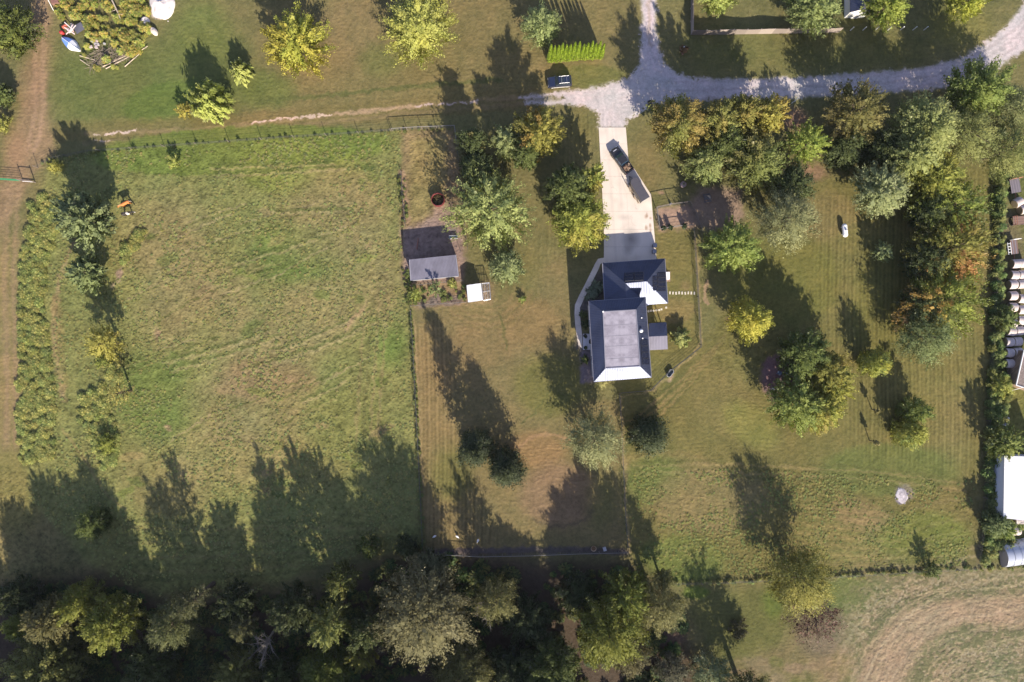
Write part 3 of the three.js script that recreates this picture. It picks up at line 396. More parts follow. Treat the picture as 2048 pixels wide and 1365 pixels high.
tree('autumn_maple', 'green maple with red tips directly south of the most colourful one', 1885, 598, 78, 9.5, 'spiky', ['#748034', '#98a03e'], '#c08349', .42, { dens: 280, tipCap: .55 });
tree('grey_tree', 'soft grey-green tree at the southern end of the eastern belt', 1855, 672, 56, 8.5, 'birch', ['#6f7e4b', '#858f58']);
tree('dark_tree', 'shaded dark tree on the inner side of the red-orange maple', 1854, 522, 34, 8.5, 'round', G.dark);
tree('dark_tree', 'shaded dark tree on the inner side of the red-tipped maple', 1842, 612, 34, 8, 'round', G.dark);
tree('sapling_tree', 'small pale tree standing alone in the shade west of the eastern belt', 1768, 503, 19, 4, 'spiky', ['#7d8c5c', '#95a06a']);
tree('dark_tree', 'dark rounded tree by the wire fence north of the silvery willow', 1583, 372, 38, 7.5, 'round', G.dark);
tree('silver_willow', 'silvery olive willow with a hazy crown, north-west of the gas tank', 1572, 438, 56, 11.5, 'birch', ['#83875a', '#999a68']);
tree('linden_tree', 'bright green broad tree at the south edge of the dirt pen', 1466, 490, 50, 9.5, 'maple', ['#7d8f40', '#96a34e'], '#a5ad58', .2);
tree('yellow_tree', 'yellow-green tree standing alone east of the house garden', 1503, 640, 38, 9.5, 'round', ['#a3a53c', '#b8b347'], '#c9b640', .3);
tree('lone_shrub', 'tiny lime shrub on the dry lawn west of the house', 1046, 597, 8, 1.2, 'shrub', ['#8a9a4a', '#9fa858']);
// --- group by the mulch bed
tree('linden_tree', 'dark leafy tree at the north end of the mulch bed grove', 1604, 712, 48, 10, 'maple', ['#5f6f34', '#78843e']);
tree('linden_tree', 'tree with orange-tinged eastern side at the north-east of the grove', 1650, 742, 42, 9.5, 'maple', ['#7b8138', '#9a9744'], '#bd9050', .3);
tree('linden_tree', 'yellow-green tree on the eastern tip of the mulch bed grove', 1668, 772, 36, 9, 'spiky', ['#93963c', '#aaa646'], '#bfa04c', .3, { dens: 290 });
tree('linden_tree', 'broad green tree at the south end of the mulch bed grove', 1596, 805, 50, 9.5, 'maple', ['#7c8c40', '#97a04c']);
tree('linden_tree', 'yellowish tree at the south-east corner of the mulch bed grove', 1645, 818, 40, 9, 'maple', ['#959a40', '#aba84a'], '#b9905a', .3);
tree('lawn_tree', 'small oval tree with yellow southern edge, upper one of the lawn pair', 1756, 728, 27, 6.5, 'dense', ['#6d7c3a', '#a7a840'], '#c0b040', .3);
tree('lawn_tree', 'small dark-topped tree, northern half of the lower lawn pair', 1837, 825, 25, 7, 'dense', ['#6a7a38', '#8f9840']);
tree('lawn_tree', 'small tree with bright yellow southern edge, southern half of the lower lawn pair', 1824, 868, 29, 6.5, 'dense', ['#7b8840', '#a5a542'], '#c6b23e', .35);
// --- middle
tree('birch_tree', 'hazy olive birch straddling the fence south of the house', 1189, 880, 54, 10.5, 'birch', ['#82875a', '#999b69']);
tree('pine_tree', 'dark rounded pine just east of the fence below the house', 1304, 873, 41, 7.5, 'dense', ['#36422a', '#5e6842'], null, 0, { cone: 1, cb: .03 });
tree('pine_tree', 'tall dark pine with the longest pointed shadow on the middle lawn', 948, 898, 36, 14.5, 'dense', ['#323d26', '#5a6340'], null, 0, { cone: 1, cb: .03 });
tree('pine_tree', 'dark pine south-east of the tallest pine on the middle lawn', 1011, 941, 39, 11.5, 'dense', ['#323d26', '#5a6340'], null, 0, { cone: 1, cb: .03 });
tree('garden_shrub', 'flecked green shrub in the fenced garden east of the porch', 1361, 674, 18, 2.4, 'shrub', ['#8a9450', '#a8ab64'], '#c2bd82', .3, { s: .2 });
tree('bed_shrub', 'grey-green shrub nearer to the garage in the front bed', 1193, 572, 14, 2, 'shrub', ['#76846c', '#8f9b80']);
tree('bed_shrub', 'grey-green shrub south-west of the other one in the front bed', 1185, 590, 15, 1.9, 'shrub', ['#728068', '#8a967a']);
tree('bed_shrub', 'low dark shrub north of the planter deck', 1170, 650, 9, 1, 'shrub', G.dark);
tree('bed_shrub', 'dark clipped shrub between the walkway and the house', 1168, 632, 8, .9, 'shrub', G.deep);
tree('bed_shrub', 'low green shrub in the gravel bed at the south-west house corner', 1172, 722, 9, 1.1, 'shrub', ['#66743a', '#7c8848']);
tree('bed_shrub', 'pale yellow-green shrub against the south wall of the house', 1203, 766, 13, 1.8, 'shrub', ['#b2b072', '#c4bd7c']);
tree('garden_tree', 'spindly young tree behind the run-in shed, throwing a branched shadow on its roof', 869, 578, 15, 5.2, 'locust', ['#7b8752', '#95a062'], null, 0, { nb: 18, dens: 170 });
tree('garden_shrub', 'lime shrub at the west end of the plot behind the shed', 826, 588, 13, 2.2, 'shrub', ['#94a04c', '#aeb258']);
tree('garden_shrub', 'yellow-green bush at the east end of the plot behind the shed', 906, 568, 10, 1.8, 'shrub', ['#8a9148', '#a3a254']);
// --- western weed strips
tree('grey_tree', 'grey-green walnut-like tree at the north end of the weed strip', 166, 436, 52, 10.5, 'spiky', ['#788556', '#8f9a66'], null, 0, { dens: 330, s: .3 });
tree('grey_tree', 'smaller grey-green tree below the walnut-like one in the weed strip', 172, 545, 34, 6, 'spiky', ['#76844f', '#8a965f'], null, 0, { dens: 330, s: .3 });
tree('gold_tree', 'small golden tree in the middle of the weed strip', 210, 687, 34, 7, 'locust', ['#a3a04a', '#b8b052'], '#c4b04c', .3);
tree('gold_tree', 'thin yellow sapling south of the golden tree', 238, 785, 24, 6.5, 'locust', ['#9d9a50', '#b3a856'], null, 0, { dens: 140 });
tree('slim_tree', 'dark columnar tree standing in the shade at the lower left', 177, 1050, 27, 6.5, 'dense', ['#4c5a2c', '#74803a']);
tree('weed_shrub', 'green bush beside the golden tree shadow in the weed strip', 205, 722, 16, 2.2, 'shrub', ['#6e7b38', '#88903f']);
tree('weed_shrub', 'bright bush at the south end of the weed strip', 212, 892, 20, 2.4, 'shrub', ['#7f8b3a', '#a0a444']);
tree('weed_shrub', 'yellow-green bush at the bend of the pasture fence', 108, 332, 15, 1.6, 'shrub', ['#a0a04a', '#b4ad54']);
tree('pasture_sapling', 'little yellow-green sapling inside the pasture near its north fence', 348, 326, 14, 2.2, 'locust', ['#94a048', '#a8ad52'], null, 0, { nb: 14 });
// --- right edge
tree('hedge_tree', 'leafy tree touching the north-west corner of the white shed roof', 2011, 884, 34, 6, 'spiky', ['#6d7c3c', '#8d964a'], '#a5a44e', .25, { dens: 320 });
tree('hedge_tree', 'spreading green bush leaning over the hay bales', 2012, 640, 22, 3.4, 'spiky', ['#66753c', '#7e8b4a']);
tree('hedge_tree', 'yellow-green vine-covered bush north of the red implement', 2010, 770, 24, 3, 'shrub', ['#8b9644', '#a8aa4e']);
tree('hedge_tree', 'grey-green thicket between the white shed and the hoop house', 1992, 1048, 26, 4.2, 'maple', ['#68774a', '#829058']);
tree('hedge_tree', 'bushy tree just below the south-west corner of the white shed', 2012, 1058, 18, 3.6, 'maple', ['#71823f', '#8d9a4a']);
tree('field_tree', 'yellow-olive tree on the field corner, shading a red-leaved bush', 1606, 1158, 60, 11.5, 'birch', ['#82843c', '#9d9746'], '#ada048', .3);
tree('field_tree', 'dark reddish-brown bush under the yellow-olive field corner tree', 1632, 1240, 50, 6.5, 'birch', ['#584238', '#75594a'], '#6f7a55', .3, { dens: 220 });
tree('field_tree', 'pale green shrub by the stubble field at the bottom edge', 1424, 1348, 42, 5.5, 'birch', ['#75835a', '#929a6e']);
tree('field_shrub', 'dark bush on the fence line above the stubble field', 1865, 1140, 18, 3.4, 'shrub', G.deep);
// --- woods along the bottom
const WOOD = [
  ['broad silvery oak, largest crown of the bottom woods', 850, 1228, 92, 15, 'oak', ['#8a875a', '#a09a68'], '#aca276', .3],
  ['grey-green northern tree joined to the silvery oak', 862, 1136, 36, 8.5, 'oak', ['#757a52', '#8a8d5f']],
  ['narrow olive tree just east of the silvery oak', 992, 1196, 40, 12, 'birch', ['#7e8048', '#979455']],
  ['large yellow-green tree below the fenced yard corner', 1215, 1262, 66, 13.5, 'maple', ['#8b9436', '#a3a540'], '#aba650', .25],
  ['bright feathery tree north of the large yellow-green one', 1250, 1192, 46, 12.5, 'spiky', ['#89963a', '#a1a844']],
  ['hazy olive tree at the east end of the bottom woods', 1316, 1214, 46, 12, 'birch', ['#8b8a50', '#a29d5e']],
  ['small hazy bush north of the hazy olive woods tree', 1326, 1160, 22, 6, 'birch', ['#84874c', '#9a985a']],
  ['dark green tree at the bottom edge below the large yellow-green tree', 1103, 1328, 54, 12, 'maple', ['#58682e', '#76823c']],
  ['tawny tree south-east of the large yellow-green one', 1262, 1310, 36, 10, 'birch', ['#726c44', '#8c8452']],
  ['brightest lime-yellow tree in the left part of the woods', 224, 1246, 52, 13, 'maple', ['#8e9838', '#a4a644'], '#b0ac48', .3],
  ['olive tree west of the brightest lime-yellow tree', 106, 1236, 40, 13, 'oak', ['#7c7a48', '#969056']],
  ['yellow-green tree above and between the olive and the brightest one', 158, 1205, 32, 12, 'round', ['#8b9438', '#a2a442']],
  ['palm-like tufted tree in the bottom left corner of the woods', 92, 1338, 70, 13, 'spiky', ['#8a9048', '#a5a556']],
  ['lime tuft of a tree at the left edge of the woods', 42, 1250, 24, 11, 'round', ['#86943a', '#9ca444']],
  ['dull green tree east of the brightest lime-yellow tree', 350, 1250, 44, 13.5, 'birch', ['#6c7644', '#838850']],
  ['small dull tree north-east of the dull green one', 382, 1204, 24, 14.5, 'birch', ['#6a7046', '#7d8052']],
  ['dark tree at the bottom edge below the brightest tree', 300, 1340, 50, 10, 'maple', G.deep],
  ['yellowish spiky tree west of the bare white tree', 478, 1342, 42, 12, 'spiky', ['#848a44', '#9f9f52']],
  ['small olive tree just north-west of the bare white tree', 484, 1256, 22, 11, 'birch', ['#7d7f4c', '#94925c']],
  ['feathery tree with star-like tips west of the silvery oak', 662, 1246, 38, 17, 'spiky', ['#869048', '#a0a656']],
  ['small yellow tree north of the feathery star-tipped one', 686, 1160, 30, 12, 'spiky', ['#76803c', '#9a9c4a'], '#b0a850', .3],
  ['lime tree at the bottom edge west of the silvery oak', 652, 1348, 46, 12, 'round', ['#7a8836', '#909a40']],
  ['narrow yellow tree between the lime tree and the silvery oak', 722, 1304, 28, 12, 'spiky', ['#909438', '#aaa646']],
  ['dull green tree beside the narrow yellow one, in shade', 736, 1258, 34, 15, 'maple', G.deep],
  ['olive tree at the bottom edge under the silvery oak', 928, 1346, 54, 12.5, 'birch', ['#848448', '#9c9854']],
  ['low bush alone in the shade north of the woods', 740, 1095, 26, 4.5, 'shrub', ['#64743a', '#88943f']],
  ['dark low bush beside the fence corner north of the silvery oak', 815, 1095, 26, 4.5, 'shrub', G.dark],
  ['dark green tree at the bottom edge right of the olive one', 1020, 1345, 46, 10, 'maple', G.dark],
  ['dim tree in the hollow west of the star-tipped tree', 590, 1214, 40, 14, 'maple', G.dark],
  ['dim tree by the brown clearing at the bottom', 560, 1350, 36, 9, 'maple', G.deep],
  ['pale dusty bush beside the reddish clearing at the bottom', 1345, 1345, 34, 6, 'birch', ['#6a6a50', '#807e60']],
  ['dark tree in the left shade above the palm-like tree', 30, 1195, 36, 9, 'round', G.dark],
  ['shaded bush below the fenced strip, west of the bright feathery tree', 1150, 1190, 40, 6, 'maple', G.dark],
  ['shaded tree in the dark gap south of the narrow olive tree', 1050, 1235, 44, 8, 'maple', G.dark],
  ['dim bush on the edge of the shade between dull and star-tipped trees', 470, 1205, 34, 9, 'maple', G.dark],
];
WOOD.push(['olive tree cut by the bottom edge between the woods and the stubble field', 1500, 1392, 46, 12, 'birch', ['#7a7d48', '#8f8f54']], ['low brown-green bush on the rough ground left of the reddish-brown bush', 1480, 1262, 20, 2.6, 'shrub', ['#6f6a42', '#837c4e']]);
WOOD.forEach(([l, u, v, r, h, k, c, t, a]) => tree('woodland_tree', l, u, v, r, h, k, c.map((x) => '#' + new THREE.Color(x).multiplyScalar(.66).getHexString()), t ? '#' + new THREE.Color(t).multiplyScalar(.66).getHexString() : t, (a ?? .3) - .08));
// bare tree
function bareTree(label, u, v, r, h, seed, mat) {
  const b = at(u, v, h * .6), t = thing('bare_tree', label, 'tree', [b.x, 0, b.z]), q = rng(seed), R = r / S, trunk = [], tw = [];
  trunk.push(tube(V(0, -.1, 0), V(.2, h * .45, .1), .22, .14, 7));
  for (let i = 0; i < 15; i++) { const a = q() * 6.28, l = R * (.5 + q() * .6), s = V(.2, h * (.3 + q() * .15), .1), e = V(Math.cos(a) * l, h * (.6 + q() * .4), Math.sin(a) * l); trunk.push(tube(s, e, .09, .03, 4));
    for (let j = 0; j < 7; j++) { const f = .35 + q() * .6, m = s.clone().lerp(e, f); tw.push(tube(m, m.clone().add(V((q() - .5) * R * .9, q() * 1.4, (q() - .5) * R * .9)), .035, .012, 3)); } }
  mesh('trunk', trunk, mat, t); mesh('twigs', tw, mat, t);
}
bareTree('bare whitish dead tree in the shaded woods at the bottom', 525, 1290, 36, 9.5, 31, paleBark);
bareTree('bare grey branches sticking out beside the narrow olive woods tree', 968, 1215, 24, 9, 32, paleBark);
// two young saplings that throw thin shadows
for (const [u, v, l] of [[1744, 819, 'thin staked sapling on the eastern lawn, northern of two'], [1739, 881, 'thin staked sapling on the eastern lawn, southern of two']]) { const t = thing('young_sapling', l, 'sapling', at(u, v)); treeParts(t, 'locust', .5, 3, ['#94905a', '#aba16a'], null, 0, 400 + u, { nb: 12, cb: .3, dens: 400, s: .16 }); }
// ---------------------------------------------------------------- buildings
function noiseTex(size, f, c1, c2, o = {}) {                 // tiling blotches between two colours
  const d = new Uint8Array(size * size * 4), a = new THREE.Color(c1), b = new THREE.Color(c2), s = (x) => Math.round(255 * (x <= .0031308 ? 12.92 * x : 1.055 * x ** (1 / 2.4) - .055));
  for (let j = 0; j < size; j++) for (let i = 0; i < size; i++) { const t = clamp((fbm(i * f, j * f, 4) - .5) * (o.gain ?? 2) + .5 + (NT[(i * 91 + j * 331) & 65535] - .5) * (o.grain ?? .25), 0, 1), k = (j * size + i) * 4; d[k] = s(lerp(a.r, b.r, t)); d[k + 1] = s(lerp(a.g, b.g, t)); d[k + 2] = s(lerp(a.b, b.b, t)); d[k + 3] = 255; }
  const t = new THREE.DataTexture(d, size, size); t.colorSpace = THREE.SRGBColorSpace; t.magFilter = THREE.LinearFilter; t.wrapS = t.wrapT = THREE.MirroredRepeatWrapping; t.repeat.set(o.rep ?? .2, o.rep ?? .2); t.needsUpdate = true; return t;
}
const metalNoise = noiseTex(256, .05, '#dedede', '#ffffff', { rep: .06 });
const roofNavy = std([.068, .08, .128], .42, .5, { map: metalNoise }), roofLilac = std([.16, .155, .2], .5, .35, { map: metalNoise }), roofWhite = std([.66, .67, .7], .5, 0);  // lilac: livestock shed roof colour, also painted-in sunlight on two navy roofs
const flatRoof = std('#ffffff', .9, 0, { map: noiseTex(512, .045, '#79757f', '#95919b', { rep: .055, gain: 2.2, grain: .5 }) });
const trimMat = std([.2, .2, .24], .6, .1), wallMat = std([.5, .48, .45], .85), whiteMat = std([.75, .75, .74], .6), blackMat = std([.014, .014, .016], .5), rubber = std([.015, .015, .015], .9), glass = std([.02, .03, .04], .08, 0), steel = std([.5, .5, .52], .35, .8), panelMat = std([.012, .014, .028], .25, .2), panelFrame = std([.05, .05, .06], .4, .5);
const concreteTex = noiseTex(512, .03, '#b6aba0', '#cfc3b7', { rep: .05, gain: 2.2, grain: .35 }), concrete = std('#ffffff', .92, 0, { map: concreteTex }), woodMat = std('#ffffff', .9, 0, { map: noiseTex(256, .06, '#6d5a4c', '#9a8472', { rep: .5 }) });
const onPlane = (pl, u, v, lift = 0) => { const c = V(0, H, 0), d = at(u, v).sub(c), n = pl[1].clone().sub(pl[0]).cross(pl[2].clone().sub(pl[0])).normalize(); if (n.y < 0) n.negate(); return c.clone().addScaledVector(d, pl[0].clone().addScaledVector(n, lift).sub(c).dot(n) / d.dot(n)); };
function wallsUnder(corners, y1, inset, lower = 0) {       // wall ring under a roof outline
  const c = corners.reduce((s, p) => s.add(p), V(0, 0, 0)).divideScalar(corners.length), q = corners.map((p) => { const d = p.clone().sub(c); d.y = 0; const l = d.length(); return V(c.x + d.x * (1 - inset * 1.4 / l), 0, c.z + d.z * (1 - inset * 1.4 / l)); }), m = new MB();
  q.forEach((p, i) => { const a = q[(i + 1) % q.length]; m.poly([V(p.x, lower - .2, p.z), V(a.x, lower - .2, a.z), V(a.x, y1, a.z), V(p.x, y1, p.z)]); }); return [m.geo(), q];
}
function opening(name, frameM, paneM, a, b, f, w, y0, y1, parent, pane = 'pane') { // on wall a to b, at fraction f: a frame proud of the wall and a pane in it
  const d = b.clone().sub(a).setY(0), l = d.length(); d.normalize(); const n = V(-d.z, 0, d.x), p = a.clone().addScaledVector(d, l * f), ry = Math.atan2(-d.z, d.x), t = .09;
  const g = [box(w + .16, t, .14, 0, y1 + t / 2, 0), box(w + .16, t, .14, 0, y0 - t / 2, 0), box(t, y1 - y0, .14, -w / 2 - t / 2 + .005, (y0 + y1) / 2, 0), box(t, y1 - y0, .14, w / 2 + t / 2 - .005, (y0 + y1) / 2, 0)].map((x) => x.rotateY(ry).translate(p.x, 0, p.z));
  const fr = mesh(name, g, frameM, parent); mesh(pane, box(w - .02, y1 - y0 - .02, .07, 0, (y0 + y1) / 2, 0).rotateY(ry).translate(p.x, 0, p.z), paneM, fr);
}
const strip = (a, b, w, h) => { const d = b.clone().sub(a), l = d.length(); const g = new THREE.BoxGeometry(l, h, w); g.applyQuaternion(new THREE.Quaternion().setFromUnitVectors(V(1, 0, 0), d.normalize())); const c = a.clone().add(b).multiplyScalar(.5); return g.translate(c.x, c.y, c.z); };
{ // the house: hip skirt round a flat roof, garage wing to the north, porch to the east
  const house = thing('house', 'house with navy metal hip roof round a flat grey top and a garage wing', 'house');
  const hE = 5.5, hF = 6.8, e = [at(1178, 603, hE), at(1291, 595, hE), at(1303, 755, hE), at(1188, 764, hE)], f = [at(1206, 624, hF), at(1272, 620, hF), at(1280, 733, hF), at(1211, 737, hF)];
  const [wg, wq] = wallsUnder(e, hE - .05, .45); mesh('wall', wg, wallMat, house);
  for (let i = 0; i < 4; i++) { const j = (i + 1) % 4; mesh('roof_slope', ribbed([e[i], e[j], f[j], f[i]], .28), roofNavy, house); }
  const flat = mesh('flat_roof', new MB().prism(f.map((p) => p.clone().add(V(0, .03, 0))), V(0, -.12, 0)).geo(), flatRoof, house);
  { const uv = flat.geometry.attributes.uv, p = flat.geometry.attributes.position; for (let i = 0; i < p.count; i++) uv.setXY(i, p.getX(i), p.getZ(i)); }
  mesh('roof_edge', f.map((p, i) => strip(p.clone().add(V(0, .06, 0)), f[(i + 1) % 4].clone().add(V(0, .06, 0)), .13, .1)), trimMat, house);
  const L2 = (a, b, t) => a.clone().lerp(b, t).add(V(0, .05, 0)), seams = [];
  for (const t of [.25, .44, .62, .84]) seams.push(strip(L2(f[0], f[3], t), L2(f[1], f[2], t), .03, .008)); seams.push(strip(L2(f[0], f[1], .47), L2(f[3], f[2], .47), .025, .006));
  mesh('roof_seam', seams, std([.27, .26, .28], .9), house);
  mesh('gutter', e.map((p, i) => strip(p.clone().add(V(0, -.08, 0)), e[(i + 1) % 4].clone().add(V(0, -.08, 0)), .13, .13)), trimMat, house);
  e.forEach((p, i) => mesh('hip_cap', tube(p.clone().add(V(0, .03, 0)), f[i].clone().add(V(0, .05, 0)), .05, .05, 5), roofNavy, house));
  const es = [e[1], e[2], f[2], f[1]];
  const vent = (u, v, r, h) => { const p = onPlane(es, u, v); mesh('roof_vent', [cyl(r * .6, h, p.x, p.y + h / 2, p.z, 12), new THREE.SphereGeometry(r, 14, 8, 0, 6.29, 0, 1.57).translate(p.x, p.y + h, p.z)], whiteMat, house); };
  vent(1282, 662, .32, .25); vent(1283, 636, .12, .2); vent(1285, 677, .12, .2); { const p = f[0]; mesh('roof_vent', cyl(.14, .3, p.x, p.y + .2, p.z), whiteMat, house); }
  const solar = (pl, u0, v0, u1, v1, sk = 0) => { const c = [onPlane(pl, u0, v0, .1), onPlane(pl, u1, v0 - sk, .1), onPlane(pl, u1 + .6, v1 - sk, .1), onPlane(pl, u0 + .6, v1, .1)]; const up = V(0, .05, 0); const fr = mesh('solar_panel', c.map((p, i) => strip(p, c[(i + 1) % 4], .05, .09)), panelFrame, house); mesh('cell_sheet', new MB().prism(c.map((p) => p.clone().add(V(0, .02, 0))), up.multiplyScalar(-1)).geo(), panelMat, fr); };
  // garage wing
  const hg = 3, hr = 5.1, g = [at(1205, 527, hg), at(1330, 518, hg), at(1336, 607, hg), at(1210, 616, hg)], rW = at(1251, 567, hr), rE = at(1294, 563, hr), rS = at(1254, 612, hr);
  const [gg, gq] = wallsUnder(g, hg - .05, .4); mesh('garage_wall', gg, wallMat, house);
  const nS = [g[0], g[1], rE, rW], eS = [g[1], g[2], rE], sS = [g[2], g[3], rW, rE], wS = [g[3], g[0], rW, rS], iS = [rS, rW, at(1296, 566, hg - .05), at(1297, 612, hg - .05)];
  for (const s of [nS, eS, sS, wS]) mesh('roof_slope', ribbed(s, .28), roofNavy, house);
  mesh('roof_slope', ribbed([iS[3], iS[2], iS[1], iS[0]], .28), roofNavy, house);
  mesh('gutter', [0, 1].map((i) => strip(g[i].clone().add(V(0, -.08, 0)), g[i + 1].clone().add(V(0, -.08, 0)), .13, .13)).concat(strip(g[3], g[0], .12, .12)), trimMat, house);
  for (const [p, q] of [[rW, rE], [g[0], rW], [g[1], rE], [g[2], rE], [rW, rS]]) mesh('ridge_cap', tube(p, q, .05, .05, 5), roofNavy, house);
  for (let r = 0; r < 3; r++) for (let c = 0; c < 2; c++) solar(nS, 1249.5 + c * 19, 546 + r * 5.8 - c * 1.2, 1267.5 + c * 19, 551 + r * 5.8 - c * 1.2, 1);
  for (let r = 0; r < 4; r++) solar(eS, 1316, 547 + r * 9.2, 1331, 555 + r * 9.2, .6); for (let r = 0; r < 3; r++) solar(eS, 1306.5, 554 + r * 9.4, 1314.5, 562.5 + r * 9.4, .6);
  for (let r = 0; r < 4; r++) solar(es, 1282 + r * .9, 681 + r * 12.4, 1295.5 + r * .9, 692 + r * 12.4, .6);
  // porch
  const pn = [at(1298, 647, 2.7), at(1333, 645, 2.7)], pr = [at(1297, 674, 3.3), at(1335, 672, 3.3)], ps = [at(1299, 701, 2.7), at(1336, 699, 2.7)];
  mesh('porch_roof', [ribbed([pn[1], pn[0], pr[0], pr[1]], .26)], roofNavy, house); mesh('porch_roof', [ribbed([ps[0], ps[1], pr[1], pr[0]], .26)], roofLilac, house);  // same roof both sides: the sunlit south slope is painted paler
  for (const q of [pn[1], ps[1], pr[1]]) mesh('porch_post', box(.14, 2.6, .14, q.x - .25, 1.3, q.z + (q === pn[1] ? .2 : q === ps[1] ? -.2 : 0)), whiteMat, house);
  { const a = at(1299, 650), b = at(1333, 698); mesh('porch_floor', box(b.x - a.x, .3, b.z - a.z, (a.x + b.x) / 2, .15, (a.z + b.z) / 2), woodMat, house); }
  for (const [i, fr] of [[0, .25], [0, .7], [1, .2], [1, .75], [2, .3], [2, .7], [3, .25], [3, .75]]) { opening('window', whiteMat, glass, wq[i], wq[(i + 1) % 4], fr, 1.3, 3.4, 4.7, house); if (i !== 0) opening('window', whiteMat, glass, wq[i], wq[(i + 1) % 4], fr, 1.3, .9, 2.2, house); }
  opening('front_door', whiteMat, std([.05, .04, .035], .5), wq[3], wq[0], .5, 1, .3, 2.4, house, 'door_leaf');
  for (const fr of [.27, .68]) opening('garage_door', whiteMat, std([.6, .6, .58], .6), gq[0], gq[1], fr, 2.6, .12, 2.3, house, 'door_leaf');
  { const a = at(1166, 668), b = at(1190, 700); mesh('front_stoop', rbox(b.x - a.x, .34, b.z - a.z, (a.x + b.x) / 2, .17, (a.z + b.z) / 2, .03), std([.52, .5, .52], .9), house); }
}
for (const [u, v, l] of [[1170, 672, 'dark round planter on the front stoop, northern of two'], [1171, 696, 'dark round planter on the front stoop, southern of two']]) { const p = at(u, v, .5), t = thing('planter', l, 'planter', [p.x, .34, p.z]); mesh('pot', new THREE.LatheGeometry([[0, 0], [.2, 0], [.3, .4], [.33, .45], [.26, .45], [.24, .36], [0, .36]].map(([x, y]) => new THREE.Vector2(x, y)), 16), blackMat, t); treeParts(t, 'shrub', .24, .75, G.dark, null, 0, u, { s: .12, nb: 12 }); }
{ const p = at(1181, 684, .5), t = thing('porch_chair', 'black chair on the front stoop between the two planters', 'chair', [p.x, .34, p.z]); mesh('seat', rbox(.6, .08, .6, 0, .42, 0, .03), blackMat, t); mesh('backrest', rbox(.08, .55, .6, .28, .72, 0, .03), blackMat, t); for (const [x, z] of [[-.25, -.25], [.25, -.25], [-.25, .25], [.25, .25]]) mesh('leg', cyl(.03, .4, x, .2, z, 6), blackMat, t); }
{ const p = at(1334.5, 552, .8), t = thing('utility_cabinet', 'white utility cabinet on a timber pad against the east garage wall', 'cabinet', [p.x, 0, p.z]); mesh('pad', box(1.1, .12, 1.8, .15, .06, .05), woodMat, t); mesh('cabinet_body', rbox(.75, .85, 1.25, 0, .545, 0, .06), whiteMat, t); mesh('lid', rbox(.8, .06, 1.3, 0, 1, 0, .02), std([.85, .85, .85], .4), t); }
for (const [u, v, l] of [[1310, 491, 'dark wheeled rubbish bin beside the garage, northern of two'], [1309, 503, 'dark wheeled rubbish bin beside the garage, southern of two']]) { const p = at(u, v, 1), t = thing('wheeled_bin', l, 'rubbish bin', [p.x, 0, p.z]); const b = new THREE.CylinderGeometry(.44, .36, 1, 4, 1); b.rotateY(Math.PI / 4); mesh('bin_body', b.translate(0, .55, 0), blackMat, t); mesh('lid', rbox(.66, .07, .72, 0, 1.09, 0, .03), std([.2, .2, .23], .5), t); mesh('handle', tube(V(.36, 1, -.25), V(.36, 1, .25), .03), blackMat, t); for (const z of [-.28, .28]) mesh('wheel', new THREE.CylinderGeometry(.12, .12, .06, 10).rotateX(1.57).translate(.3, .12, z), rubber, t); }
